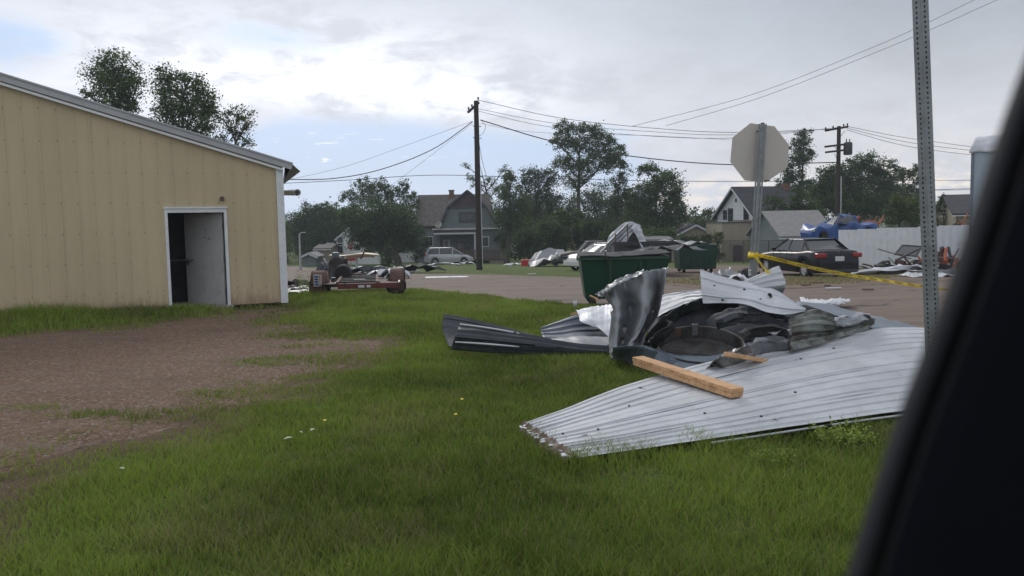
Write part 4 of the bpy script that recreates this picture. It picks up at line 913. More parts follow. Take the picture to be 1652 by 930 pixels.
# ================================================================== GREEN DUMPSTER
def dumpster(d, xl, xr, ytop, label, lidlabel=None, open_=True, tap=.06, rz=0, dep=1.25, h=None):
    a = P(xl, ytop, d); c_ = P(xr, ytop, d); w = (c_-a).length; g = Vector(((a.x+c_.x)/2, d, terr(d)))
    H = a.z-g.z if h is None else h
    t = thing('dumpster', label, 'dumpster', g, rz)
    hw = w/2
    def hull(y0, y1, z0, z1, x0, x1, ins): return None
    bb = B()
    prof = lambda s_: (hw-tap*(1-s_), )
    zb_ = .16
    # open-topped shell: four walls and a floor
    V_ = []
    for z_, tx, ty in ((zb_, tap, tap*1.6), (H, 0, 0)):
        V_ += [(-hw+tx, -0+ty, z_), (hw-tx, 0+ty, z_), (hw-tx, dep-ty, z_), (-hw+tx, dep-ty, z_)]
    bb.add(V_, [(0, 1, 5, 4), (1, 2, 6, 5), (2, 3, 7, 6), (3, 0, 4, 7), (0, 3, 2, 1)]); mk('bin', bb, M['grn'], t, solid=.02)
    bb = B(); bb.mm(-hw-.02, hw+.02, -.035, .03, H-.06, H+.01); bb.mm(-hw-.02, hw+.02, dep-.03, dep+.035, H-.06, H+.01); bb.mm(-hw-.035, -hw+.03, .035, dep-.035, H-.055, H+.005); bb.mm(hw-.03, hw+.035, .035, dep-.035, H-.055, H+.005)
    mk('top_rim', bb, M['grn'], t, bevel=.008)
    for x_ in (-hw*.33, hw*.36):
        bb = B(); bb.bar((x_, .055, zb_+.1), (x_, -.025, H-.07), .07, .04, up=(0, 1, 0)); mk('rib', bb, M['grn'], t, bevel=.006)
    for sg in (-1, 1):
        for y_ in (.2, dep-.2):
            bb = B(); bb.lathe((sg*(hw-.25), y_, .08), [(.001, -.025), (.07, -.025), (.08, -.015), (.08, .015), (.07, .025), (.001, .025)], 14, 'Y'); mk('caster', bb, M['black'], t)
            bb = B(); bb.box((sg*(hw-.25), y_, .15), (.09, .07, .05)); mk('caster_bracket', bb, M['darksteel'], t)
    return t, w, H
dmp, dw_, dH = dumpster(16.6, 937, 1079, 416, 'big green steel dumpster standing behind the heap with a sagging dark lid', rz=R(-2), tap=.11)
hw = dw_/2
for i, (x0_, x1_) in enumerate(((-hw-.02, .0), (.01, hw+.04))):
    bb = B()
    def lf(a, c_, x0_=x0_, x1_=x1_, i=i):
        x_ = x0_+(x1_-x0_)*a
        return Vector((x_, -.06+1.33*c_, dH+.02+.035*noise.noise(Vector((x_*2.2, c_*3, i)))+.03*c_+.05*i*a))
    bb.grid(lf, 20, 14); mk('lid', bb, M['tarpgrey'], dmp, smooth=True, solid=.02)
bb = B(); bb.bar((-.34, -.08, dH-.14), (-.42, -.05, dH+.13), .05, .012); mk('lid_strap', bb, M['tarpgrey'], dmp)

# ================================================================== VEHICLES
def wheel(parent, c, r, w, side, spokes=5, rimmat='rim'):
    """tyre with a dished, spoked rim; side=+1 faces +y"""
    bb = B(); bb.lathe(c, [(r*.64, -w/2), (r*.93, -w/2), (r, -w*.32), (r, w*.32), (r*.93, w/2), (r*.64, w/2), (r*.62, w*.3), (r*.62, -w*.3), (r*.64, -w/2)], 26, 'Y')
    ty = mk('wheel', bb, M['black'], parent, smooth=True, sang=40)
    bb = B(); y = side*w*.28
    bb.lathe(c, [(r*.66, side*w*.42), (r*.58, side*w*.40), (r*.56, y*.4)], 26, 'Y')
    for i in range(spokes):
        a = 2*math.pi*i/spokes; bb.bar(Vector(c)+Vector((0, y*1.3, 0)), Vector(c)+Vector((math.cos(a)*r*.60, y*1.2, math.sin(a)*r*.60)), r*.13, w*.08, up=(0, 1, 0))
    bb.lathe(c, [(.001, y*1.5), (r*.14, y*1.45), (r*.15, y*.9)], 14, 'Y')
    mk('rim', bb, M[rimmat], ty)
def car(name, label, cat, loc, rz, L, Wd, prof, gh, wx, wr, paint_, roofm=None, zb=.22, rimmat='rim', spokes=5, pillars=(), tail=None, plate=True, skip_glass=()):
    """x forward from the rear bumper at -L/2; prof: (x, top height) of bonnet, shoulder and boot; gh: greenhouse (x rear base, x rear top, x front top, x front base, z base, z top)"""
    t = thing(name, label, cat, loc, rz)
    px_ = [p[0] for p in prof]; pz_ = [p[1] for p in prof]; hw = Wd/2
    xs_ = sorted(set([round(v_, 3) for v_ in list(np.linspace(-L/2, L/2, 40)) + [w+wr*1.18*math.cos(a) for w in wx for a in np.linspace(0, math.pi, 13)] + [-L/2+.03, -L/2+.10, L/2-.03, L/2-.12]]))
    bb = B(); ns = 0; K = 9
    for x_ in xs_:
        e = min(1, (abs(x_)-(L/2))/-.55) if abs(x_) > L/2-.55 else 1
        e = max(e, 0); w_ = hw*(1-.16*(1-e)**2.2); zt = np.interp(x_, px_, pz_); zbb = zb+.10*(1-e)**3
        for w0 in wx:
            d_ = wr*1.18
            if abs(x_-w0) < d_: zbb = max(zbb, wr+math.sqrt(d_*d_-(x_-w0)**2))
        zbb = min(zbb, zt-.10); zm = zb+(zt-zb)*.45; zm = max(zm, zbb+.02); zs = max(zt-.10, zm+.01)
        half = [(0, zbb), (w_*.93, zbb), (w_, zbb+.012), (w_*1.0, (zm+zbb)/2), (w_*1.005, zm), (w_*.985, zs), (w_*.93, zt-.025), (w_*.80, zt), (0, zt+.02)]
        ring = [(y_, z_) for y_, z_ in half] + [(-y_, z_) for y_, z_ in half[-2:0:-1]]
        K = len(ring); bb.v += [Vector((x_, y_, z_)) for y_, z_ in ring]; ns += 1
    bb.f = [(i*K+j, i*K+(j+1) % K, (i+1)*K+(j+1) % K, (i+1)*K+j) for i in range(ns-1) for j in range(K)] + [tuple(range(K)), tuple(range((ns-1)*K+K-1, (ns-1)*K-1, -1))]
    body = mk('body', bb, M[paint_], t, smooth=True, sang=50)
    xa, xb, xc, xd, z0, z1 = gh; wb = hw*.90; wt = hw*.68
    def gy(z): return wb+(wt-wb)*(z-z0)/(z1-z0)
    n_ = 8; bb = B(); vs = []
    for i in range(n_+1):
        f = i/n_; z = z0-.04+(z1-z0+.03)*f; k_ = (z-z0)/(z1-z0); xr = xa+(xb-xa)*k_+.06*math.sin(math.pi*max(0, k_)); xf = xd+(xc-xd)*k_; y_ = gy(z)
        vs += [(xr, -y_*.86, z), (xr+.14, -y_, z), (xf-.2, -y_, z), (xf, -y_*.80, z), (xf, y_*.80, z), (xf-.2, y_, z), (xr+.14, y_, z), (xr, y_*.86, z)]
    fs = [(i*8+j, i*8+(j+1) % 8, (i+1)*8+(j+1) % 8, (i+1)*8+j) for i in range(n_) for j in range(8)] + [tuple(range(n_*8, n_*8+8))]
    bb.add(vs, fs); mk('glass', bb, M['glass'], t, smooth=True, sang=30)
    # roof and pillars in body colour
    bb = B()
    def rf(a, c_):
        x_ = xb-.06+(xc-xb+.12)*a; y_ = wt*1.03*(2*c_-1); edge_ = max(abs(2*a-1)**4*.035, abs(2*c_-1)**4*.05)
        return Vector((x_, y_*(1-.12*abs(2*a-1)**6), z1+.025-edge_))
    bb.grid(rf, 14, 10); mk('roof', bb, M[roofm or paint_], t, smooth=True, solid=.03)
    for sg in (-1, 1):
        for (xl, xu, w__) in [(xa+.10, xb+.06, .13), (xd-.10, xc-.02, .07)]+[(p, p+q_, w_) for p, q_, w_ in pillars]:
            bb = B(); bb.bar((xl, sg*(wb+.004), z0-.03), (xu, sg*(wt+.006), z1+.0), w__, .03, up=(0, 1, 0)); mk('pillar', bb, M[paint_], t, bevel=.006)
        bb = B(); bb.bar((xa+.15, sg*(wb+.008), z0+.012), (xd-.2, sg*(wb+.008), z0+.012), .02, .03); mk('window_trim', bb, M['dtrim'], t)
        bb = B(); bb.box((xd-.42, sg*(hw+.06), z0+.07), (.12, .16, .11)); mk('mirror', bb, M[paint_], t, bevel=.03)
        for w0 in wx: wheel(t, (w0, sg*(hw-.12), wr), wr, .2, sg, spokes, rimmat)
        zt = float(np.interp(-L/2+.15, px_, pz_)); th_ = tail or (.30, .16, .0)
        bb = B(); bb.box((-L/2+.09, sg*(hw*.80-.02), zt-.13-th_[2]), (.20, th_[0]*1.05, th_[1])); mk('tail_lamp', bb, M['redlamp'], t, bevel=.04, seg=3)
        zt = float(np.interp(L/2-.12, px_, pz_)); bb = B(); bb.box((L/2-.13, sg*(hw*.72), zt-.10), (.20, .34, .15)); mk('headlight', bb, M['lamp'], t, bevel=.04, seg=3)
        for dx_ in ((-.15, .9) if len(pillars) else ()):
            bb = B(); bb.box((dx_-.30, sg*(hw*1.0), z0-.12), (.17, .03, .03)); mk('door_handle', bb, M[paint_], t, bevel=.006)
    # door gaps
    bb = B()
    for x_ in ([p[0] for p in pillars]+[xd-.25]):
        for sg in (-1, 1): bb.bar((x_, sg*hw*1.0, zb+.14), (x_, sg*(hw*.985), z0-.05), .012, .014)
    mk('door_gaps', bb, M['ink'], t, kind='stuff')
    bb = B(); bb.box((-L/2+.005, 0, zb+.10), (.06, Wd*.80, .10)); mk('bumper_strip', bb, M['dtrim'], t, bevel=.02)
    if plate: bb = B(); bb.box((-L/2-.005+.02, 0, .74 if plate is True else plate), (.03, .36, .17)); mk('number_plate', bb, M['plate'], t, bevel=.005)
    return t
def at(px, d): g_ = P(px, 430, d); g_.z = terr(d); return g_
bmw = car('parked_sedan', 'black four door sedan parked by the white fence, its tail lamps towards the road', 'car', at(1299, 31.2), R(101), 4.55, 1.82,
    [(-2.275, .60), (-2.24, .90), (-2.15, 1.02), (-1.55, 1.04), (-.9, .98), (1.0, .93), (1.9, .84), (2.2, .70), (2.275, .5)], (-1.72, -.98, .25, 1.08, .97, 1.42), (-1.36, 1.42), .33, 'blackcar', zb=.20, spokes=10, pillars=((-.15, .04, .06), (-1.12, .12, .05)), tail=(.36, .17, .03))
bb = B(); bb.lathe((-2.16, 0, .98), [(.001, -.01), (.035, -.01), (.035, .01), (.001, .01)], 14, 'Z')
mk('badge', bb, M['lamp'], bmw)
van = car('parked_minivan', 'silver minivan parked in front of the blue grey gambrel house', 'car', at(725, 84), R(3), 5.1, 1.92,
    [(-2.55, .6), (-2.52, 1.05), (-2.3, 1.12), (1.0, 1.08), (1.9, .95), (2.4, .72), (2.55, .5)], (-2.45, -2.05, .35, 1.62, 1.07, 1.74), (-1.45, 1.55), .34, 'silvercar', pillars=((-1.0, .02, .07), (.35, .05, .08)), tail=(.22, .34, -.1), zb=.25)
wc = car('damaged_wagon', 'white wagon with missing headlight standing half hidden behind the green dumpster', 'car', at(974, 44.5), R(212), 4.5, 1.75,
    [(-2.25, .6), (-2.2, .98), (-1.5, 1.0), (.9, .98), (1.7, .90), (2.15, .72), (2.25, .5)], (-2.0, -1.5, .1, 1.05, .98, 1.47), (-1.35, 1.38), .33, 'whitecar', pillars=((-.15, .04, .06), (-1.1, .1, .05)))
bb = B()
for x_ in (-1.3, .0):
    bb.bar((x_, -.62, 1.53), (x_, .62, 1.53), .05, .03)
mk('roof_rack', bb, M['dtrim'], wc, kind='stuff')
for sg in (-1, 1):
    bb = B(); bb.bar((-1.4, sg*.58, 1.53), (.15, sg*.58, 1.53), .04, .04); mk('roof_rail', bb, M['dtrim'], wc)
    bb = B(); bb.box((2.13, sg*.62, .72), (.22, .3, .18)); mk('lamp_hole', bb, M['black'], wc, bevel=.03)
car('parked_pickup', 'dark pickup standing behind the white wagon by the tree belt', 'pickup', at(958, 56), R(184), 5.2, 1.85,
    [(-2.6, .7), (-2.5, 1.05), (.0, 1.05), (1.6, 1.05), (2.5, .9), (2.6, .6)], (-.9, -.75, .5, 1.1, 1.05, 1.72), (-1.6, 1.7), .37, 'darksteel', zb=.35)
# salvage yard: the blue pickup perched on a dark wreck behind the fence
wr_ = car('stacked_wreck', 'dark wrecked car under the blue pickup behind the fence', 'wrecked car', at(1322, 46), R(8), 4.5, 1.75,
    [(-2.25, .5), (-2.2, .95), (-1.2, 1.0), (1.0, .95), (1.9, .8), (2.25, .5)], (-1.6, -1.0, .3, 1.0, .97, 1.32), (-1.35, 1.4), .32, 'steel_dark', rimmat='rust', plate=False)
g_ = at(1352, 46); g_.z = P(1352, 376.5, 46).z-.25
bp = car('wrecked_pickup', 'bright blue wrecked pickup perched high behind the left end of the white fence', 'wrecked pickup', g_, R(186), 3.9, 1.75,
    [(-1.95, .55), (-1.92, .78), (-.6, .80), (.9, .80), (1.6, .70), (1.9, .50), (1.95, .4)], (-.85, -.70, .20, .75, .80, 1.22), (-1.25, 1.28), .2, 'bluecar', zb=.03, rimmat='rust', plate=False)
def batter(t, amp, seed, sc=1.6):
    for ch in t.children:
        if ch.name.split('.')[0] in ('body', 'roof', 'glass', 'pillar'):
            for v_ in ch.data.vertices:
                q_ = v_.co*sc+Vector((seed, 0, 0)); v_.co.z += amp*noise.noise(q_)-amp*.2; v_.co.y += amp*.8*noise.noise(q_+Vector((9, 3, 1))); v_.co.x += amp*.5*noise.noise(q_*1.7)
batter(bp, .32, 4); batter(wr_, .25, 8)
def crump(name, label, cat, px, py, d, w, dep, h, mat, seed, rz=0, group=None, n_=9, solid=.012, lean=0.0, mat2=None, z0=None):
    """crumpled sheet of metal heaped on the ground; px,py: where its foot shows"""
    base = P(px, py, d); base.z = (terr(d) if z0 is None else z0); bb = B(); ca, sa = math.cos(rz), math.sin(rz)
    def fn(a, c_):
        x_ = (a-.5)*w*(1+.1*noise.noise(Vector((c_*4, seed, 1)))); y_ = (c_-.5)*dep*(1+.15*noise.noise(Vector((a*5, seed, 4))))
        q_ = Vector((a*3.1+seed*5.3, c_*2.3, seed)); r_ = (1-2*abs(noise.noise(q_)))*.8+.25*noise.noise(q_*2.2)
        env = (1-abs(2*a-1)**3)*.75+.25
        z_ = max(.02, h*env*(r_*.75+lean*c_)); return base+Vector((x_*ca-y_*sa, x_*sa+y_*ca, z_))
    bb.grid(fn, n_, max(4, int(n_*.7))); return mk(name, bb, M[mat], world=True, smooth=True, sang=18, solid=solid, mat2=mat2 and M[mat2], label=label, cat=cat, group=group)
def plank(name, label, cat, px1, py1, px2, py2, d1, d2, w, h, mat, group=None):
    bb = B(); bb.bar(P(px1, py1, d1), P(px2, py2, d2), w, h); return mk(name, bb, M[mat], world=True, label=label, cat=cat, group=group)
GR = 'storm debris beyond the road'
# dark skip with ductwork behind the green dumpster
g_ = at(1037, 34); sk = thing('scrap_trailer', 'dark steel scrap trailer behind the dumpster piled with torn ductwork', 'trailer', g_, R(-4))
zT = P(1022, 391, 34).z-g_.z
for nm, a in (('side_panel', (-1.15, 1.15, -.05, .0)), ('side_panel', (-1.15, 1.15, 1.8, 1.85)), ('end_panel', (-1.2, -1.155, -.05, 1.85)), ('end_panel', (1.155, 1.2, -.05, 1.85))):
    bb = B(); bb.mm(*a, .55, zT); mk(nm, bb, M['darksteel'], sk, bevel=.01)
bb = B(); bb.mm(-1.15, 1.15, 0, 1.8, .5, .54); mk('bed', bb, M['darksteel'], sk)
bb = B(); bb.mm(-1.25, 1.25, -.09, -.055, zT-.08, zT+.02); mk('top_rail', bb, M['darksteel'], sk)
for x_ in (-.5, .5):
    for y_ in (-.02, 1.82): wheel(sk, (x_, y_, .38), .38, .2, -1 if y_ < 0 else 1, 6, 'darksteel')
def duct(px_list, d, depth, mat, name, label, seed, cs=5):
    a = pr([(*p, d) for p in px_list[0]]); c_ = pr([(*p, d+depth*.5) for p in px_list[1]]); e = pr([(*p, d+depth) for p in px_list[2]])
    return piece(name, label, 'ductwork', [a, c_, e], M[mat], group='torn ductwork above the scrap trailer', nu=9, nv=8, crum=.10, cs=cs*.6, seed=seed, sharp=True, solid=.015)
duct([[(977, 398), (996, 397), (1012, 396)], [(985, 380), (1004, 376), (1022, 382)], [(1008, 361), (1020, 360), (1034, 366)]], 34.2, .9, 'ductsteel', 'torn_duct', 'ribbed silver duct lying across the scrap trailer, left of the standing foil panel', 51)
duct([[(1018, 368), (1026, 380), (1034, 405)], [(1024, 362), (1032, 380), (1040, 406)], [(1029, 363), (1037, 380), (1044, 404)]], 33.9, .3, 'whitesheet', 'foil_panel', 'bright foil panel standing on end above the scrap trailer', 52)
duct([[(1006, 399), (1018, 399), (1033, 403)], [(1012, 388), (1019, 388), (1028, 392)], [(1021, 374), (1022, 376), (1024, 379)]], 33.95, .1, 'black', 'torn_duct', 'black sheet painting the shade in the mouth of the torn duct between the silver duct and foil panel', 53)  # black sheet stands in for shade inside the duct
for i_, (a, c_, e, f_) in enumerate(((980, 394, 1012, 362), (986, 395, 1019, 363), (992, 396, 1026, 366), (999, 397, 1031, 372))):
    plank('duct_rib', ['lowest left', 'second', 'third', 'rightmost'][i_]+' pressed rib along the silver duct on the scrap trailer', 'metal rib', a, c_, e, f_, 34.1, 34.9, .05, .07, 'dullsheet', 'ribs along the silver duct')
plank('bent_post', 'thin rusty upright between the silver duct and the foil panel', 'post', 993, 398, 993, 377, 34, 34.2, .05, .05, 'rust')
plank('bent_post', 'thin rusty upright against the top of the silver duct', 'post', 1013, 384, 1012, 364, 34, 34.2, .05, .05, 'rust')
crump('scrap_sheet', 'grey torn sheets spilling right of the scrap trailer', 'scrap metal', 1080, 416, 33, 2.8, 1.6, .5, 'steel_dark', 3, z0=terr(33)+1.0)
crump('scrap_sheet', 'dark slab of torn sheet above the dumpster towards the far green dumpster', 'scrap metal', 1085, 410, 38, 3.2, 2.0, .5, 'dullsheet', 5, z0=terr(38)+1.25)
crump('scrap_sheet', 'grey rumpled sheets heaped left of the white wagon', 'scrap metal', 905, 427, 58, 4.6, 3.0, 1.3, 'dullsheet', 8, lean=.5, group=GR)
crump('scrap_sheet', 'dark flattened sheets right of the red crate', 'scrap metal', 876, 428, 60, 2.2, 2.0, .9, 'steel_dark', 9, lean=.4, group=GR)
for a, c_, e, f_, d_, lb in ((868, 423, 900, 409, 58, 'leftmost of the long rails sloping over the grey heap'), (880, 425, 915, 407, 58.3, 'middle one of the long rails sloping over the grey heap'), (893, 427, 928, 409, 57.8, 'rightmost of the long rails sloping over the grey heap')):
    plank('metal_rail', lb, 'rail', a, c_, e, f_, d_, d_+1.5, .28, .05, 'silver', 'rails over the grey heap')
bb = B(); bb.box(P(849, 423, 62)+Vector((0, 0, -.1)), (.78, .6, .55)); cr_ = mk('crate', bb, M['red'], world=True, bevel=.04, label='red plastic crate standing on the grass in front of the trees', cat='crate')
crump('tarp', 'small dark tarp crumpled beside the red crate', 'tarp', 864, 428, 61, .9, .9, .5, 'tarpgrey', 11, group=GR)
crump('white_scrap', 'white scrap lying at the foot of the deck rail', 'scrap metal', 832, 424, 66, 2.0, .8, .35, 'whitesheet', 12, group=GR)
# white sheeting before the minivan and on the road edge
for i, (a, c_, d_, w_, h_, lb) in enumerate([(715, 433, 72, 3.2, .5, 'long white sheet lying under the side of the minivan'), (752, 431, 73, 1.7, .6, 'white sheet folded at the nose of the minivan'), (683, 432, 70, 2.2, .25, 'thin white strip trailing left of the minivan'),
        (706, 446, 36, 1.1, .05, 'white board flat on the road edge, leftmost of two'), (733, 446, 36, 1.3, .05, 'white board flat on the road edge nearest the utility pole')]):
    crump('white_sheet', lb, 'sheet metal', a, c_, d_, w_, .7, h_, 'whitesheet', 20+i, group=GR)
# heap round the far stop sign
crump('dark_tarp', 'dark bulging tarp heap left of the machinery', 'tarp', 530, 443, 30, 1.35, 1.2, 1.05, 'steel_dark', 31, lean=.35, group=GR)
crump('dark_tarp', 'dark tarp bundle by the corner of the beige building', 'tarp', 480, 446, 29, .75, .8, .45, 'tarpgrey', 32, group=GR)
for i, (a, c_, d_, w_, h_, mm_, lb) in enumerate([(470, 459, 24, 1.2, .16, 'whitesheet', 'pale flattened sheet on the ground beside the building corner'), (488, 452, 26, 1.0, .2, 'dullsheet', 'grey strip of sheet between the building corner and trailer'), (592, 441, 36, 1.6, .6, 'steel_dark', 'dark crushed sheet right of the machinery'),
        (618, 440, 36, 1.5, .75, 'whitesheet', 'white crumpled sheeting right of the far stop sign'), (641, 440, 36, 1.2, .8, 'whitesheet', 'white peaked scrap at the right of the far stop sign heap'), (605, 438, 40, 2.6, 1.0, 'steel_dark', 'dark scrap behind the white crumpled sheeting'),
        (672, 437, 45, 3.3, .8, 'steel_green', 'low green-black sheets on the grass in front of the dark tree'), (662, 437, 45, 1.2, .25, 'whitesheet', 'white strip at the foot of the green-black sheets'), (574, 432, 46, 2.2, .7, 'bluegrey', 'blue grey scrap beneath the cream table-like hull')]):
    crump('scrap_sheet', lb, 'scrap metal', a, c_, d_, w_, .9, h_, mm_, 40+i, group=GR)
plank('board', 'thin pale pole leaning over the dark tarp heap', 'board', 522, 417, 536, 441, 30.7, 30.6, .05, .04, 'trim')
# machinery: engine block with reel
g_ = at(547, 29); mc = thing('machine', 'dark engine-like machine with pale blue cover behind the rusty trailer', 'machine', g_)
bb = B(); bb.lathe((-.02, 0, P(545, 424, 29).z-g_.z), [(.001, -.25), (.20, -.25), (.23, -.2), (.23, .2), (.20, .25), (.001, .25)], 20, 'Y'); mk('drum', bb, M['darksteel'], mc)
bb = B(); zc = P(540, 418, 29).z-g_.z
for i in range(9): bb.box((-.25+.5*rng.random(), -.1+.3*rng.random(), zc+.25*(rng.random()-.6)), (.12+.2*rng.random(), .2, .06+.12*rng.random()), rz=rng.random())
mk('engine_block', bb, M['darksteel'], mc, bevel=.01)
bb = B(); bb.box((-.10, -.05, P(537, 412, 29).z-g_.z), (.22, .3, .20)); mk('cover', bb, M['bluegrey'], mc, bevel=.02)
bb = B(); bb.bar((-.4, 0, .1), (-.3, 0, zc), .06, .06); mk('leg', bb, M['darksteel'], mc)
bb = B(); bb.bar((.3, 0, .1), (.28, 0, zc), .06, .06); mk('leg', bb, M['darksteel'], mc)
# cream hull on a post
g_ = at(572, 42); tb = thing('overturned_hull', 'cream fibreglass hull resting like a table on a post by the far stop sign', 'hull', g_)
zc = P(572, 416, 42).z-g_.z
bb = B()
def hf(a, c_): x_ = (a-.5)*2.55; y_ = (c_-.5)*1.1*(1-abs(2*a-1)**3*.6); return Vector((x_, y_, zc+.16-.20*(1-abs(2*c_-1)**2)*(1-abs(2*a-1)**3)-(.05*math.sin(a*7))))
bb.grid(hf, 20, 10); mk('shell', bb, M['cream'], tb, smooth=True, solid=.05)
bb = B(); bb.cyl((.12, 0, .05), (.12, 0, zc), .07, 10); mk('post', bb, M['trim'], tb)
plank('pipe', 'thin rusty pole leaning up out of the cream hull', 'pole', 582, 418, 590, 402, 41.5, 41.3, .06, .06, 'rust')
# far stop sign facing us
g_ = at(566.5, 80); ss = thing('stop_sign', 'small distant red stop sign facing the camera above the cream hull', 'road sign', g_)
zc = P(566.5, 398.5, 80).z-g_.z; r_ = .33
bb = B(); bb.prism([(r_*math.cos(R(22.5+45*i)), 0, zc+r_*math.sin(R(22.5+45*i))) for i in range(8)], .01, (0, 1, 0)); mk('sign_plate', bb, M['trim'], ss)
bb = B(); bb.prism([(r_*.93*math.cos(R(22.5+45*i)), -.006, zc+r_*.93*math.sin(R(22.5+45*i))) for i in range(8)], .004, (0, 1, 0)); mk('sign_face', bb, M['sign_red'], ss)
tv, tf = textmesh('STOP', .25); bb = B(); bb.add([Vector((v_.x, -.012, zc+v_.y)) for v_ in tv], tf); mk('lettering', bb, M['trim'], ss)
bb = B(); bb.box((0, .04, zc/2+.1), (.06, .06, zc+.3)); mk('post', bb, M['galv'], ss)
bb = B(); bb.box(P(566.5, 414, 43)+Vector((0, 0, -.1)), (.42, .3, .26)); mk('fuel_can', bb, M['red'], world=True, bevel=.04, label='red fuel can standing on the cream hull below the far stop sign', cat='can')

# ================================================================== RUSTY TRAILER ON THE GRASS
g_ = G(577, 484); tr = thing('utility_trailer', 'old low utility trailer with rusty fenders and open frame parked on the grass', 'trailer', g_, R(4))
TI = MW[tr.name].inverted(); td = g_.y
zq = lambda px, py, dy=0: TI @ P(px, py, td+dy)
zf = .42
bb = B(); bb.mm(-.48, 1.06, -.05, .0, zf-.14, zf-.005); mk('rear_bar', bb, M['redrust'], tr, bevel=.008)
for x_, w_ in ((-.04, .16), (.14, .10)):
    bb = B(); bb.mm(x_-w_/2+.15, x_+w_/2+.15, -.065, -.052, zf-.11, zf-.05); mk('marker_plate', bb, M['trim'], tr)
for x_ in (-.50, .50):
    bb = B(); bb.bar((x_, .0, zf), (x_-.30, 3.2, zf), .07, .07); mk('frame_rail', bb, M['rust'], tr)
for y_ in (.55, 1.1, 1.7, 2.3, 2.9):
    bb = B(); bb.bar((-.5-.094*y_, y_, zf-.01), (.5-.094*y_, y_, zf-.01), .06, .05); mk('crossbar', bb, M['darksteel'], tr)
bb = B(); bb.box((-.05, .95, zf+.03), (.30, .05, .012)); mk('shiny_bracket', bb, M['galv'], tr)
# little side decks (expanded metal in an angle frame)
for sg, x0_, x1_ in ((-1, -.94, -.54), (1, .54, 1.05)):
    bb = B(); bb.mm(x0_, x1_, .03, .75, zf-.03, zf-.015); mk('side_deck', bb, M['rust'], tr)
    bb = B(); bb.bar((x0_, .02, zf+.0), (x0_-.05, .78, zf+.0), .04, .04); mk('deck_edge', bb, M['galv'] if sg < 0 else M['rust'], tr)
    bb = B(); bb.bar((x1_, .02, zf+.0), (x1_-.05, .78, zf+.0), .04, .04); mk('deck_edge', bb, M['galv'], tr)
for sg in (-1, 1):
    cx_ = sg*.95; cy_ = 1.0 if sg > 0 else .55
    if sg < 0: cx_ = -1.02
    rr = .36
    wheel(tr, (cx_-(.05 if sg > 0 else 0), cy_, .27), .27, .18, sg, 5, 'rust')
    bb = B()
    def ff(a, c_):
        t_ = math.pi*(.02+.96*a); return Vector((cx_+(c_-.5)*.36, cy_-rr*math.cos(t_), .36+rr*math.sin(t_)*1.0))
    bb.grid(ff, 18, 3)
    bb.mm(cx_-.18, cx_+.18, cy_-rr-.01, cy_-rr+.01, .16, .38)
    for c_ in (0, 1):
        xx_ = cx_+(c_-.5)*.36; n0 = len(bb.v); bb.v.append(Vector((xx_, cy_, .36)))
        ring = [Vector((xx_, cy_-rr*math.cos(math.pi*(.02+.96*i/18)), .36+rr*math.sin(math.pi*(.02+.96*i/18)))) for i in range(19)]
        bb.v += ring
        if (c_ == 0) == (sg > 0): bb.f += [(n0, n0+1+i, n0+2+i) for i in range(18)]
    mk('fender', bb, M['rust'], tr, smooth=True, sang=40, solid=.012)
bb = B(); bb.box((-1.02+.02, .55-.40-.02, .50), (.20, .012, .30)); st = mk('sticker', bb, M['trim'], tr)
bb = B()
for i in range(4): bb.box((-1.03, .125, .40+i*.065), (.10, .01, .045))
mk('sticker_print', bb, M['bluecar'], st, kind='stuff')
bb = B(); bb.box((-.94, .124, .5), (.025, .01, .26)); mk('sticker_stripe', bb, M['orange'], st)
bb = B(); bb.bar((-1.0, .55, .32), (.95, 1.0, .32), .06, .06); mk('axle', bb, M['darksteel'], tr)
bb = B(); bb.bar((-.74, 3.1, zf), (-.62, 4.3, zf-.05), .08, .08); bb2 = B(); bb2.bar((-.2, 3.1, zf), (-.60, 4.3, zf-.05), .08, .08)
mk('tongue_bar', bb, M['rust'], tr); mk('tongue_bar', bb2, M['rust'], tr)
# round black spare on the trailer nose
tp_ = TI @ P(554, 441, td+2.6); bb = B(); wc_ = tp_
bb = B(); bb.lathe((wc_.x, wc_.y, wc_.z), [(.001, -.16), (.20, -.16), (.235, -.12), (.25, 0), (.235, .12), (.20, .16), (.001, .16)], 22, 'Y'); mk('winch_drum', bb, M['black'], tr, smooth=True, sang=40)
bb = B(); bb.mm(wc_.x-.35, wc_.x+.30, wc_.y-.1, wc_.y+.1, zf-.03, wc_.z-.12); mk('winch_bracket', bb, M['darksteel'], tr, bevel=.01)

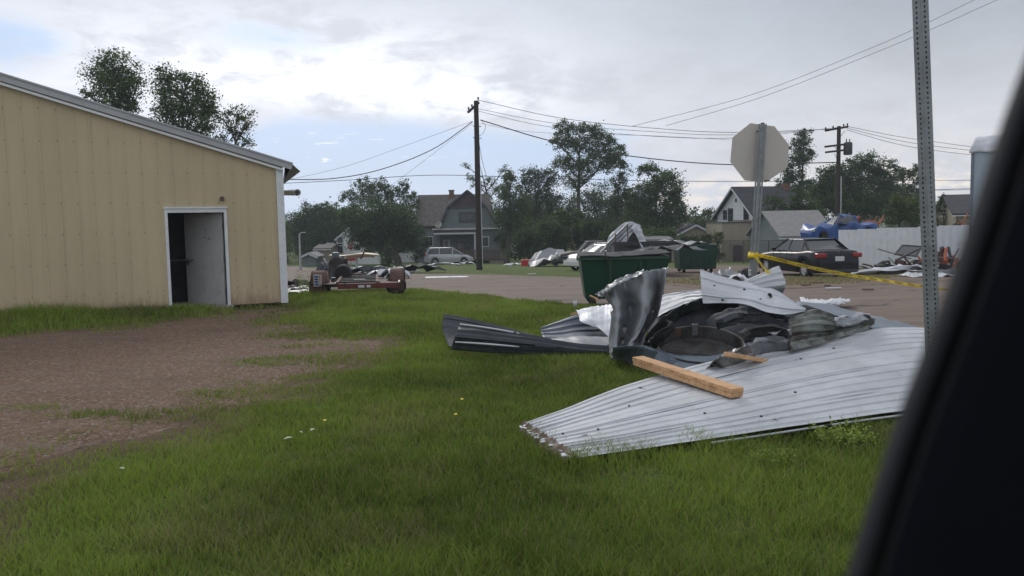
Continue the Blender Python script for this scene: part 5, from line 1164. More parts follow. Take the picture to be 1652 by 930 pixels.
# ================================================================== HOUSES
def window(parent, x, y, z, w, h, mat='trim', n=2, fw_=.09, depth=.06, facing=-1):
    """window in a wall lying along local x at plane y; facing -1: looks towards -y"""
    bb = B(); f = facing
    bb.mm(x-w/2-fw_, x+w/2+fw_, y+f*.01, y+f*depth, z+h, z+h+fw_); bb.mm(x-w/2-fw_, x+w/2+fw_, y+f*.01, y+f*depth, z-fw_, z); bb.mm(x-w/2-fw_, x-w/2, y+f*.012, y+f*(depth-.003), z, z+h); bb.mm(x+w/2, x+w/2+fw_, y+f*.012, y+f*(depth-.003), z, z+h)
    fr_ = mk('window', bb, M[mat], parent)
    for i in range(n):
        bb = B(); x0_ = x-w/2+w*i/n; bb.mm(x0_+.02, x0_+w/n-.02, y+f*.004, y+f*.02, z+.01, z+h-.01); mk('pane', bb, M['glass'], fr_)
def siding(parent, poly2, y, mat, step=.22, f=-1, x_axis=True, name='siding_board'):
    """lapped boards clipped to a polygon given as (a,z) pairs, one board per course"""
    zs = [p[1] for p in poly2]; z = min(zs); n_ = len(poly2)
    while z < max(zs)-.01:
        z2 = min(z+step, max(zs)); row = []
        for zz in (z+.001, z2-.001):
            xs2 = []
            for i in range(n_):
                a, c_ = poly2[i], poly2[(i+1) % n_]
                if (a[1] > zz) != (c_[1] > zz): xs2.append(a[0]+(c_[0]-a[0])*(zz-a[1])/(c_[1]-a[1]))
            row.append((min(xs2), max(xs2)) if len(xs2) >= 2 else None)
        if row[0] and row[1]:
            bb = B(); (a0, a1), (b0, b1) = row
            V_ = [(a0, z, .03), (a1, z, .03), (b1, z2, .008), (b0, z2, .008), (a0, z, 0), (a1, z, 0), (b1, z2, 0), (b0, z2, 0)]
            bb.add([(p[0], y+f*p[2], p[1]) if x_axis else (y+f*p[2], p[0], p[1]) for p in V_], [(0, 1, 2, 3), (7, 6, 5, 4), (0, 4, 5, 1), (3, 2, 6, 7), (0, 3, 7, 4), (1, 5, 6, 2)])
            mk(name, bb, M[mat], parent)
        z = z2
D = 91; g_ = at(757, D); mp = D/F
ho = thing('gambrel_house', 'two storey blue grey gambrel house with a porch, brick chimney and dark upper gable', 'house', g_)
HI = MW[ho.name].inverted()
hx_ = lambda px, py=370, dd=0: (HI @ P(px, py, D+dd)).x
hz_ = lambda py, px=757, dd=0: (HI @ P(px, py, D+dd)).z
zE, zK, zP = hz_(369), hz_(334), hz_(308.5)
gx = [hx_(712), hx_(723.5), hx_(754, 309), hx_(784), hx_(806)]
LW = hx_(702)
bb = B(); bb.mm(hx_(768), gx[4], 0, 10, -.2, zE); mk('wall', bb, M['siding'], ho)
bb = B(); bb.mm(LW, hx_(768)-.002, 2.2, 10, -.2, zE-.004); mk('wall', bb, M['siding'], ho)
siding(ho, [(hx_(768), .5), (gx[4], .5), (gx[4], zE), (hx_(768), zE)], 0, 'siding', .30)
gp_ = [(gx[0], zE+.05), (gx[4]-.25, zE+.05), (gx[3], zK), (gx[2], zP), (gx[1], zK)]
bb = B(); bb.prism([(a, .02, z_) for a, z_ in gp_], 10.3, (0, 1, 0)); mk('gable_body', bb, M['siding'], ho)
siding(ho, [(gx[0], zE+.05), (gx[4]-.25, zE+.05), (gx[3], zK), (gx[1], zK)], .015, 'siding', .30)
bb = B(); bb.prism([(gx[1]-.05, -.10, zK), (gx[3]+.05, -.10, zK), (gx[2], -.10, zP-.1)], .11, (0, 1, 0)); mk('upper_gable', bb, M['maroon'], ho)
bb = B(); bb.mm(gx[1]-.1, gx[3]+.1, -.16, -.02, zK-.10, zK+.04); mk('gable_band', bb, M['dtrim'], ho)
for i in range(4):
    bb = B(); a, c_ = [(gx[0]-.35, zE-.1), (gx[1], zK+.05), (gx[2], zP+.08), (gx[3], zK+.05), (gx[4]+.15, zE-.1)][i:i+2]
    V_ = [(a[0], -.35, a[1]), (c_[0], -.35, c_[1]), (c_[0], 10.6, c_[1]), (a[0], 10.6, a[1])]
    bb.add(V_, [(0, 1, 2, 3)]); rf_ = mk('roof', bb, M['shingle'], ho, solid=.16)
    bb = B(); bb.bar((a[0], -.40, a[1]-.02), (c_[0], -.40, c_[1]-.02), .10, .16); mk('bargeboard', bb, M['dtrim'], rf_)
# cross wing with ridge along x
xL, xR = hx_(675, 315, 4), hx_(787, 315, 4); zr_ = hz_(315, 700, 4); ze_ = hz_(366, 690, 1)
for sg, y0_ in ((-1, 1.0), (1, 9.0)):
    bb = B(); bb.add([(xL-.2, 5, zr_), (xR+.2, 5, zr_), (xR+.6, y0_, ze_), (xL-.2, y0_, ze_)], [(0, 1, 2, 3)]); mk('roof', bb, M['shingle'], ho, solid=.18)
bb = B(); bb.prism([(xL+.1, 1.3, ze_-.1), (xL+.1, 8.7, ze_-.1), (xL+.1, 5, zr_-.15)], xR-xL-.2, (1, 0, 0)); mk('wing_gable', bb, M['siding'], ho)
bb = B(); bb.mm(xL+.1, LW+.4, 1.4, 8.6, -.2, ze_-.1); mk('wing_wall', bb, M['siding'], ho)
siding(ho, [(xL+.1, .4), (LW+.35, .4), (LW+.35, ze_-.1), (xL+.1, ze_-.1)], 1.395, 'siding', .35)
window(ho, hx_(692, 388, 1), 1.38, hz_(397, 692, 1), .75, 1.0, n=2)
bb = B(); bb.mm(hx_(724, 310, 4), hx_(731.5, 310, 4), 4.4, 5.0, zr_-.6, hz_(307, 727, 4)); ch = mk('chimney', bb, M['brick'], ho)
bb = B(); bb.mm(hx_(724, 310, 4)-.06, hx_(731.5, 310, 4)+.06, 4.34, 5.06, hz_(307, 727, 4)-.12, hz_(307, 727, 4)+.04); mk('cap', bb, M['brick'], ch)
window(ho, hx_(753.5), -.0, hz_(357), 1.5, .88, 'dtrim', 3, .16)
window(ho, hx_(782), -.03, hz_(398), .75, 1.0, 'trim', 1)
# pent roof over the porch, posts, door, deck
bb = B(); bb.mm(hx_(698), gx[4]+.2, -.5, .0, zE-.10, zE+.05); mk('pent_eave', bb, M['trim'], ho)
bb = B(); bb.mm(hx_(700), hx_(768), -.45, 2.2, zE-.42, zE-.12); mk('porch_ceiling', bb, M['maroon'], ho)
bb = B(); bb.mm(hx_(700), hx_(768), -.52, -.46, zE-.62, zE-.44); mk('porch_fascia', bb, M['trim'], ho)
for p in (702, 766): bb = B(); bb.mm(hx_(p)-.09, hx_(p)+.09, -.42, -.24, 0.3, zE-.45); mk('porch_post', bb, M['trim'] if p > 750 else M['siding'], ho)
bb = B(); bb.mm(hx_(712), hx_(723), 2.13, 2.19, .5, hz_(387)); dd_ = mk('front_door', bb, M['trim'], ho)
bb = B(); bb.mm(hx_(714.5), hx_(720.5), 2.10, 2.125, 1.0, hz_(389)); mk('pane', bb, M['glass'], dd_)
window(ho, hx_(745), 2.2, 1.25, 1.4, 1.0, 'dtrim', 2)
bb = B(); bb.mm(LW, hx_(815), -2.2, 2.15, .30, .45); mk('porch_deck', bb, M['deckwood'], ho)
x_ = hx_(741); k_ = 0
while x_ < hx_(814):
    bb = B(); bb.mm(x_, x_+.09, -2.2, -2.14, .35, 1.42); mk('baluster', bb, M['deckwood'], ho); x_ += .16
bb = B(); bb.mm(hx_(740), hx_(815), -2.28, -2.12, 1.42, 1.50); mk('deck_rail', bb, M['deckwood'], ho)
bb = B(); bb.mm(hx_(790), hx_(812), -2.23, -2.13, -.1, .3); mk('deck_skirt', bb, M['concrete'], ho)
for i in range(4): bb = B(); bb.mm(hx_(735)-.3*i-.3, hx_(735)-.3*i, -2.1, -.9, -.1, .40-.12*i); mk('step', bb, M['deckwood'], ho)
dc = Vector((hx_(708, 363), -.6, hz_(363, 708))); bb = B()
bb.lathe((0, 0, 0), [(.001, 0), (.2, .015), (.36, .07), (.42, .11)], 20)
Rm = Matrix.Rotation(R(70), 3, 'X'); bb.v = [dc+Rm@p for p in bb.v]; dsh = mk('satellite_dish', bb, M['concrete'], ho, smooth=True, solid=.01)
bb = B(); bb.bar(dc+Vector((0, .05, 0)), (dc.x, -.2, zE), .04, .04); mk('dish_arm', bb, M['darksteel'], dsh)

def shed(name, label, px0, px1, ytop, ypeak, d, rz, dep, wallm, roofm, ridge='x', ybot=None, over=.3, windows=(), group=None):
    """simple gabled building; ridge 'x' runs along the front, 'y' goes away from us"""
    a, c_ = P(px0, ytop, d), P(px1, ytop, d); g_ = Vector(((a.x+c_.x)/2, d, terr(d))); h = a.z-g_.z; w = (c_.x-a.x)/max(.3, math.cos(rz)); hp = P((px0+px1)/2, ypeak, d+(dep/2 if ridge == 'x' else 0)).z-g_.z
    t = thing(name, label, 'house' if 'house' in name else 'shed', g_, rz, group); hw = w/2
    bb = B(); bb.mm(-hw, hw, 0, dep, -.3, h); mk('wall', bb, M[wallm], t)
    if ridge == 'x':
        bb = B(); bb.prism([(-hw, 0, h+.002), (-hw, dep, h+.002), (-hw, dep/2, hp)], w, (1, 0, 0)); mk('gable', bb, M[wallm], t)
        for s_ in (0, 1):
            y_ = -over if s_ == 0 else dep+over; ze = h-over*(hp-h)/(dep/2)
            bb = B(); bb.add([(-hw-over, y_, ze+.06), (hw+over, y_, ze+.06), (hw+over, dep/2, hp+.06), (-hw-over, dep/2, hp+.06)], [(0, 1, 2, 3)]); rf_ = mk('roof', bb, M[roofm], t, solid=.12)
            bb = B(); bb.mm(-hw-over, hw+over, y_-.03, y_+.03, ze-.10, ze-.005); mk('fascia', bb, M['trim'], rf_)
    else:
        bb = B(); bb.prism([(-hw, 0, h+.002), (hw, 0, h+.002), (0, 0, hp)], dep, (0, 1, 0)); mk('gable', bb, M[wallm], t)
        for s_ in (-1, 1):
            ze = h-over*(hp-h)/hw
            bb = B(); bb.add([(s_*(hw+over), -over, ze+.06), (0, -over, hp+.06), (0, dep+over, hp+.06), (s_*(hw+over), dep+over, ze+.06)], [(0, 1, 2, 3)]); rf_ = mk('roof', bb, M[roofm], t, solid=.12)
            bb = B(); bb.bar((s_*(hw+over), -over-.03, ze-.04), (0, -over-.03, hp-.04), .05, .16); mk('bargeboard', bb, M['trim'], rf_)
    for (px, py, ww, hh) in windows:
        p = MW[t.name].inverted() @ P(px, py, d); window(t, p.x, 0, p.z, ww, hh, n=1)
    return t, hw, h, hp
# white two storey house right of the stop sign
K_ = P(1219, 362, 72); g_ = Vector((K_.x, 72, terr(72))); wh = thing('white_house', 'white two storey house with steep dark roof behind the tan flat-roofed block', 'house', g_, R(12))
WI = MW[wh.name].inverted(); zE = P(1219, 342, 72).z-g_.z; zP_ = P(1189, 303.5, 76).z-g_.z
gw = 7.4
bb = B(); bb.mm(0, 5.2, 0, gw, 0, zE-.3); mk('wall', bb, M['whitewall'], wh)
siding(wh, [(0, 1.5), (gw, 1.5), (gw, zE-.3), (gw/2, zP_-.1), (0, zE-.3)], -.006, 'whitewall', .28, -1, False)
siding(wh, [(0, 1.5), (5.2, 1.5), (5.2, zE-.3), (0, zE-.3)], -.006, 'whitewall', .28, -1, True)
bb = B(); bb.prism([(.0, 0, zE-.298), (.0, gw, zE-.298), (.0, gw/2, zP_-.1)], 5.2, (1, 0, 0)); mk('gable', bb, M['whitewall'], wh)
for s_ in (0, 1):
    y_ = -.5 if s_ == 0 else gw+.5
    bb = B(); bb.add([(-.45, y_, zE-.55), (5.6, y_, zE-.55), (5.6, gw/2, zP_+.05), (-.45, gw/2, zP_+.05)], [(0, 1, 2, 3)]); rf_ = mk('roof', bb, M['shingle_dark'], wh, solid=.14)
    bb = B(); bb.bar((-.5, y_, zE-.65), (-.5, gw/2, zP_-.05), .05, .15); mk('bargeboard', bb, M['trim'], rf_)
    if s_ == 0: bb = B(); bb.mm(-.4, 5.6, -.56, -.50, zE-.72, zE-.58); mk('fascia', bb, M['trim'], rf_)
def wwin(px0, px1, py0, py1):
    # window on the gable wall (local x = 0)
    def hit(px, py): r = WI.to_3x3() @ ray(px, py); o_ = WI @ Vector((0, 0, CAMZ)); return o_ + r*((-.0-o_.x)/r.x)
    a, c_ = hit(px0, py1), hit(px1, py0); y0_, y1_ = sorted((a.y, c_.y)); z0_, z1_ = sorted((a.z, c_.z))
    bb = B(); bb.mm(-.08, -.034, y0_-.08, y1_+.08, z1_, z1_+.10); bb.mm(-.08, -.034, y0_-.08, y1_+.08, z0_-.10, z0_); bb.mm(-.075, -.036, y0_-.08, y0_+.04, z0_, z1_); bb.mm(-.075, -.036, y1_-.04, y1_+.08, z0_, z1_)
    bb.mm(-.07, -.036, y0_, y1_, (z0_+z1_)/2-.03, (z0_+z1_)/2+.03)
    fr_ = mk('window', bb, M['dtrim'], wh)
    for za_, zb2 in ((z0_, (z0_+z1_)/2-.03), ((z0_+z1_)/2+.03, z1_)): bb = B(); bb.mm(-.05, -.038, y0_+.02, y1_-.02, za_+.01, zb2-.01); mk('pane', bb, M['glass'], fr_)
for a in ((1168, 1173, 341, 353.5), (1176, 1182.5, 338, 357), (1201, 1208, 335.5, 355)): wwin(*a)
bb = B(); bb.mm(-.05, -.035, gw/2-.25, gw/2+.05, zP_-1.35, zP_-1.0); mk('gable_vent', bb, M['dtrim'], wh)
bb = B(); bb.mm(4.6, 5.1, 3.0, 3.5, zE+.3, zP_+.35); mk('chimney', bb, M['brick'], wh)
# tan flat-roofed block
g_ = at(1212, 66); tanb = thing('flat_building', 'stained tan flat-roofed block with a brown door below the white house', 'building', g_, R(0))
TB = MW[tanb.name].inverted(); h_ = P(1200, 359.5, 66).z-g_.z; tx = lambda p: (TB@P(p, 400, 66)).x
bb = B(); bb.mm(tx(1165), tx(1211), 0, 5.5, -.3, h_); mk('wall', bb, M['tan'], tanb)
bb = B(); bb.mm(tx(1211)+.002, tx(1260), -.25, 5.4, -.3, h_+.12); mk('wall', bb, M['tan'], tanb)
bb = B(); bb.mm(tx(1165)-.05, tx(1211), -.08, 5.55, h_+.002, h_+.08); mk('coping', bb, M['dtrim'], tanb)
bb = B(); bb.mm(tx(1211)-.02, tx(1260)+.06, -.32, 5.45, h_+.122, h_+.2); mk('coping', bb, M['deckwood'], tanb)
bb = B(); bb.mm(tx(1182.5), tx(1197.5), -.05, -.002, .02, P(1190, 396, 66).z-g_.z); mk('door', bb, M['maroon'], tanb)
for p_ in (1218, 1224, 1231, 1243):
    bb = B(); bb.mm(tx(p_)-.03, tx(p_)+.03, -.30, -.252, .1, h_+.05); mk('downpipe', bb, M['deckwood'], tanb)
# grey garage, far house bits
shed('garage', 'low garage with a wide grey roof right of the tan block', 1262, 1345, 381, 342, 56, R(0), 7.5, 'siding', 'shingle_grey', 'x')
shed('brown_bungalow', 'low brown building with a shallow gable right of the tree belt', 1094, 1150, 378, 363, 78, 0, 7, 'tan', 'shingle_dark', 'y')
shed('garden_shed', 'pale garage door shed behind the bungalow corner', 1040, 1080, 388, 383, 70, 0, 4, 'trim', 'shingle_grey', 'x')
shed('white_house', 'white house with a steep brown roof half hidden by the dark tree on the left', 545, 612, 384, 356, 92, R(0), 9, 'whitewall', 'shingle', 'y', windows=((533, 409, .7, 1.1), (549, 409, .6, 1.1), (549, 396, .6, .9)))
shed('tan_shed', 'small tan shed attached left of the white house', 510, 531, 402, 396, 88, 0, 5, 'tan', 'shingle', 'x')
shed('garden_shed', 'little grey arched garden shed at the far left', 488, 509, 414, 409, 84, 0, 3, 'siding', 'shingle_grey', 'y')
shed('white_house', 'white low wing seen under the canopy of the dark tree', 632, 668, 402, 388, 95, 0, 6, 'whitewall', 'shingle', 'x')
shed('tan_house', 'tan house with a dark gable roof beside the steel tower on the far right', 1546, 1590, 345, 316, 62, R(-18), 8, 'tan', 'shingle_dark', 'x')
shed('white_house', 'pale white house corner glimpsed through the leaves right of the deck', 826, 850, 388, 372, 105, 0, 8, 'whitewall', 'shingle', 'x')
# ================================================================== WHITE PANEL FENCE, STEEL TOWER, YARD
fa, fb = P(1352, 425, 40.5), P(1640, 425, 35.5); fa.z = terr(40.5); fb.z = terr(35.5)
fn_ = thing('panel_fence', 'tall white corrugated steel fence round the salvage yard', 'fence', fa, math.atan2(fb.y-fa.y, fb.x-fa.x))
FL = (fb-fa).length; fh = P(1352, 371, 40.5).z-fa.z; fh2 = P(1560, 362, 37).z-terr(37)
s = 0; i = 0
while s < FL:
    bb = B(); n_ = 12; h0 = fh+(fh2-fh)*s/FL+rng.normal(0, .012); t_ = rng.normal(0, .012)
    zoff = (terr(fa.y+(fb.y-fa.y)*s/FL)-fa.z)
    for k_ in range(n_):
        xa_, xb_ = s+.915*k_/n_, s+.915*(k_+1)/n_; ya, yb = [(0, -.018, -.018, 0)[j % 4] for j in (k_, k_+1)]
        bb.add([(xa_, ya+t_, zoff-.02), (xb_, yb+t_, zoff-.02), (xb_, yb, zoff+h0), (xa_, ya, zoff+h0)], [(0, 1, 2, 3)])
    mk('fence_panel', bb, M['white'], fn_, solid=.004); s += .915; i += 1
for k_ in range(6):
    s = .05+k_*FL/5.02; bb = B(); bb.mm(s, s+.1, .06, .16, -.3, fh-.05); mk('post', bb, M['wood'], fn_)
for z_ in (.5, 1.6): bb = B(); bb.mm(0, FL, .02, .055, z_, z_+.09); mk('rail', bb, M['wood'], fn_)
# side return on the left
sb_ = thing('yard_gate', 'dark mesh gate at the left end of the white fence', 'gate', fa)
for a, c_ in (((-.1, .1, .1), (-.1, .1, 1.5)), ((-2.3, .8, .1), (-2.3, .8, 1.5)), ((-.1, .1, 1.45), (-2.3, .8, 1.45)), ((-.1, .1, .15), (-2.3, .8, .15))):
    bb = B(); bb.tube([a, c_], .03, 6); mk('gate_bar', bb, M['darksteel'], sb_)
bb = B()
for i in range(30):
    for dz in (0, 1):
        x0_ = i/30; p = Vector((-.1-2.2*x0_, .1+.7*x0_, 0.15+(1.3 if dz else 0))); x1_ = min(1, max(0, x0_+.35)); q_ = Vector((-.1-2.2*x1_, .1+.7*x1_, 0.15+(0 if dz else 1.3))); bb.bar(p, q_, .012, .012)
mk('mesh_wire', bb, M['darksteel'], sb_, kind='stuff')
# tall blue grey steel building at the right edge
g_ = at(1564, 33); tw = thing('steel_tower', 'tall blue grey ribbed steel building with crumpled torn roof edge at the right', 'building', g_, R(-34))
TW = MW[tw.name].inverted(); h_ = P(1564, 246, 33).z-g_.z
for i in range(8):
    bb = B(); x0_ = i*.92
    for k_ in range(6):
        xa_, xb_ = x0_+.92*k_/6, x0_+.92*(k_+1)/6; ya, yb = [(0, 0, -.03)[j % 3] if j % 6 else 0 for j in (k_, k_+1)]
        bb.add([(xa_, ya, 0), (xb_, yb, 0), (xb_, yb, h_), (xa_, ya, h_)], [(0, 1, 2, 3)])
    mk('wall_panel', bb, M['skysteel'], tw, solid=.004)
bb = B(); bb.mm(.0, 7.3, .02, 9, 0, h_-.1); mk('inner_wall', bb, M['skysteel'], tw)
bb = B(); bb.mm(-.05, .06, -.05, .08, 0, h_); mk('corner_trim', bb, M['bluegrey'], tw)
bb = B()
def rf3(a, c_):
    x_ = -.12+7.6*a; t_ = c_*math.pi*.5; rr = .55
    n_ = noise.noise(Vector((x_*2.5, c_*4, 3))); m_ = noise.noise(Vector((x_*7, c_*9, 3)))
    return Vector((x_+.05*m_+.25*c_*(a < .02), -.14+rr*(1-math.cos(t_))*1.3+.06*n_, h_-.04+rr*math.sin(t_)*1.25+.09*n_+.04*m_))
bb.grid(rf3, 70, 16); mk('crumpled_roof_edge', bb, M['whitesheet'], tw, smooth=True, sang=30, solid=.02)
bb = B(); bb.mm(.5, 7.4, .6, 9.2, h_+.45, h_+.55); mk('roof', bb, M['skysteel'], tw)
# white pickup roof behind the fence and orange scrap
car('parked_pickup', 'white pickup of which only the cab top shows above the fence', 'pickup', at(1480, 47), R(4), 5.2, 1.9,
    [(-2.6, .8), (-2.5, 1.15), (.0, 1.15), (1.6, 1.1), (2.5, .9), (2.6, .6)], (-1.4, -1.2, .5, 1.1, 1.1, 1.68), (-1.6, 1.7), .37, 'whitecar', zb=.35)
def scrapheap(name, label, cat, px, py, d, w, h, mats, n_, seed, z0=None):
    rg = random.Random(seed); g_ = P(px, py, d); t = thing(name, label, cat, (g_.x, d, terr(d) if z0 is None else z0))
    for i in range(n_):
        a = Vector((rg.uniform(-w/2, w/2), rg.uniform(-.6, .6), rg.uniform(0, h*.5))); c_ = a+Vector((rg.uniform(-w*.3, w*.3), rg.uniform(-.3, .3), rg.uniform(0, h*.7))); c_.z = min(c_.z, h)
        bb = B(); k_ = i % 3
        if k_ == 0: bb.tube([a, (a+c_)/2+Vector((0, 0, rg.uniform(0, .12))), c_], rg.uniform(.025, .06), 6)
        elif k_ == 1: bb.box((a+c_)/2, (rg.uniform(.15, .5), rg.uniform(.1, .4), rg.uniform(.08, .3)), rz=rg.uniform(0, 3), M=Matrix.Rotation(rg.uniform(-.5, .5), 3, 'X')@Matrix.Rotation(rg.uniform(0, 3), 3, 'Z'))
        else: bb.bar(a, c_, rg.uniform(.06, .2), .03)
        mk(['bent_pipe', 'scrap_block', 'scrap_bar'][k_], bb, M[rg.choice(mats)], t, bevel=.008 if k_ else 0)
    return t
scrapheap('scrap_pile', 'tangled orange machine parts right of the blue pickup', 'scrap pile', 1403, 372, 47, 1.6, 1.15, ['orange', 'orange', 'rust'], 22, 3, z0=P(1403, 376, 47).z)
scrapheap('scrap_pile', 'dark yard clutter stacked under the orange machine parts', 'scrap pile', 1400, 380, 47.5, 3.4, 2.0, ['darksteel', 'steel_dark', 'rust'], 26, 4)
scrapheap('scrap_pile', 'rust orange scrap showing above the right end of the fence', 'scrap pile', 1553, 362, 43, 1.3, .75, ['orange', 'rust'], 12, 5, z0=P(1553, 368, 43).z)
scrapheap('scrap_pile', 'burnt orange engine scrap on the ground right of the tall sign post', 'scrap pile', 1518, 436, 31, 1.3, 1.0, ['orange', 'rust', 'darksteel', 'darksteel', 'rust'], 26, 6)
scrapheap('scrap_pile', 'tangle of broken rails and branches before the white fence', 'scrap pile', 1455, 434, 33, 2.4, .7, ['darksteel', 'rust', 'deckwood'], 20, 7)
# broken windscreen leaning in the heap
ws = thing('broken_windscreen', 'broken car windscreen frame leaning in the heap before the fence', 'windscreen', at(1462, 32.5))
q4 = [P(1444, 411, 32.4), P(1456, 396, 33.0), P(1487, 398, 33.0), P(1478, 414, 32.4)]
for i in range(4): bb = B(); bb.bar(q4[i], q4[(i+1) % 4], .06, .05); mk('frame_bar', bb, M['darksteel'], ws, world=True)
bb = B(); bb.add([p.lerp(sum(q4, Vector())/4, .05) for p in q4], [(0, 1, 2, 3)]); mk('pane', bb, M['glass'], ws, world=True, solid=.008)
plank('pole', 'long thin bent pole sticking out left of the windscreen', 'pole', 1416, 402, 1470, 418, 32, 32.2, .035, .035, 'rust')
plank('pole', 'dark beam crossing in front of the windscreen', 'pole', 1450, 418, 1482, 402, 31.8, 32, .08, .06, 'darksteel')
for i, (a, c_, d_, w_, h_, mm_, lb) in enumerate([(1425, 434, 31, 3.0, .35, 'silver', 'broad silver sheet lying before the white fence'), (1460, 431, 31.5, 2.4, .6, 'whitesheet', 'rumpled white sheet in front of the windscreen'), (1395, 440, 32, 2.0, .15, 'dullsheet', 'flat grey sheet on the ground right of the black sedan'),
        (1500, 441, 28, 1.6, .25, 'silver', 'bent silver scrap on the asphalt beside the tall sign post'), (1530, 438, 29, 1.6, .35, 'steel_dark', 'dark scrap at the foot of the orange engine scrap'), (1547, 426, 33, 1.8, .8, 'dullsheet', 'grey scrap against the right end of the fence')]):
    crump('scrap_sheet', lb, 'scrap metal', a, c_, d_, w_, 1.3, h_, mm_, 60+i, group='scrap sheets before the white fence')
crump('sheet_bundle', 'grey ribbed sheet bundle lying left of the stop sign post', 'sheet metal', 1172, 444, 26, 1.4, 1.0, .55, 'dullsheet', 70, lean=.3)
crump('sheet_bundle', 'shiny bent strip at the near edge of the grey sheet bundle', 'sheet metal', 1192, 444, 25, .9, .6, .5, 'whitesheet', 71)
crump('sheet_bundle', 'black tarp scrap between the stop sign post and the sedan', 'tarp', 1208, 440, 27, .8, .9, .65, 'black', 72)
for i, (a, c_) in enumerate([(1345, 467.5), (1318, 458), (1335, 463), (1300, 462), (1120, 452), (858, 444), (1400, 470)]):
    g_ = G(a, c_); bb = B(); w_ = .18+.25*rng.random()
    bb.box(g_+Vector((0, 0, .04)), (w_, .12, .035), rz=rng.random()); mk('litter_scrap', bb, M['whitesheet' if i in (0, 5) else 'rust'], world=True, bevel=.008, label=['white crushed scrap on the asphalt in front of the sedan', 'brown stick on the asphalt below the rear wheel of the sedan', 'brown strip on the asphalt near the white scrap', 'short brown bar on the asphalt left of the others', 'brown scrap on the dirt behind the heap', 'small white scrap at the kerb right of the utility pole', 'flat brown bit on the asphalt below the tape'][i], cat='litter')
# far green dumpster
dumpster(36.5, 1096, 1158, 396, 'second green dumpster standing far back on the dirt left of the tan block', dep=1.4)
# fence rail and post left part, chain link before the tan block
cl = thing('chain_link_fence', 'thin chain link fence in front of the tan block', 'fence', at(1215, 58))
for p_ in (1160, 1200, 1240, 1280, 1320):
    q_ = P(p_, 388, 58-(p_-1160)*.06); bb = B(); bb.tube([(q_.x, q_.y, terr(q_.y)), q_], .03, 6); mk('post', bb, M['darksteel'], cl, world=True)
bb = B(); bb.tube([P(1160, 388, 58), P(1320, 388, 48.4)], .025, 6); mk('top_rail', bb, M['darksteel'], cl, world=True)
bb = B()
for i in range(100):
    for dz in (0, 1):
        t0 = i/100; t1 = t0+.035
        a, c_ = P(1160+160*t0, 388, 58-9.6*t0), P(1160+160*min(1, t1), 388, 58-9.6*min(1, t1)); (a if dz else c_).z = terr(a.y)+.05
        bb.bar(a, c_, .008, .008)
mk('mesh_wire', bb, M['darksteel'], cl, world=True, kind='stuff')

# ================================================================== POLES AND WIRES
def pole(px, ptop, d, r, label, arms, trans=None):
    tp_ = P(px, ptop, d); g_ = Vector((tp_.x, d, terr(d))); t = thing('utility_pole', label, 'utility pole', g_)
    bb = B(); bb.tube([(0, 0, -.3), (0, 0, (tp_.z-g_.z)*.5), (0, 0, tp_.z-g_.z)], [r, r*.88, r*.72], 14); mk('pole', bb, M['wood'], t, smooth=True, sang=50)
    return t, g_, tp_.z-g_.z
p1, g1, h1 = pole(768, 163, 49.5, .20, 'tall dark wooden utility pole standing in front of the gambrel house', None)
top1 = g1+Vector((0, 0, h1))
bb = B(); bb.bar((-.48, -.5, h1-.75), (.15, .4, h1-.05), .11, .12); ca = mk('crossarm', bb, M['wood'], p1)
for p_ in ((-.44, -.42, h1-.58), (-.25, -.2, h1-.38), (.12, .2, h1+.10)):
    bb = B(); bb.lathe(p_, [(.001, .16), (.05, .14), (.07, .09), (.04, .06), (.06, .02), (.03, 0), (.02, -.08)], 10); mk('insulator', bb, M['darksteel'], ca)
for y_ in (-1.5, -2.2): bb = B(); bb.tube([(-.24, 0, h1+y_), (.28, 0, h1+y_-.05)], .025, 6); mk('bracket', bb, M['darksteel'], p1)
bb = B(); bb.tube([(.2, -.1, .2), (.17, -.12, h1*.55)], .022, 6); mk('ground_wire', bb, M['trim'], p1)
p2, g2_, h2 = pole(1353.5, 204, 60, .19, 'wooden utility pole with crossarms and transformer behind the white fence', None)
xp = lambda p: (P(p, 210, 60)-g2_).x; zp = lambda p: P(1353, p, 60).z-g2_.z
bb = B(); bb.bar((xp(1331), 0, zp(211)), (xp(1368), 0, zp(205)), .14, .14); c1 = mk('crossarm', bb, M['wood'], p2)
for p_ in (1332, 1344, 1361, 1367):
    bb = B(); bb.lathe((xp(p_), 0, zp(211-(p_-1331)*.16)+.07), [(.02, 0), (.07, .06), (.05, .12), (.06, .16), (.001, .2)], 8); mk('insulator', bb, M['darksteel'], c1)
for a, c_, e in ((1330, 1357, 237), (1331, 1358, 246)): bb = B(); bb.bar((xp(a), -.1, zp(e)), (xp(c_+12), -.1, zp(e-4)), .13, .14); mk('crossarm', bb, M['wood'], p2)
bb = B(); bb.lathe((xp(1367.5), -.1, zp(251)), [(.001, 0), (.28, .02), (.31, .08), (.31, .85), (.26, .93), (.001, .97)], 18); tfm = mk('transformer', bb, M['darksteel'], p2, smooth=True, sang=45)
for dx_ in (-.12, .12): bb = B(); bb.lathe((xp(1367.5)+dx_, -.1, zp(251)+.95), [(.03, 0), (.05, .08), (.03, .14), (.045, .2), (.001, .26)], 8); mk('bushing', bb, M['darksteel'], tfm)
for a, c_, e, f_ in ((1345, 236, 1352, 245), (1362, 212, 1354, 222), (1352, 262, 1346, 248)): bb = B(); bb.tube([(xp(a), -.15, zp(c_)), (xp(e), -.12, zp(f_))], .02, 5); mk('brace', bb, M['darksteel'], p2)
bb = B(); bb.tube([(xp(1357), -.2, .5), (xp(1356.4), -.2, zp(285))], .05, 8); mk('conduit', bb, M['galv'], p2)
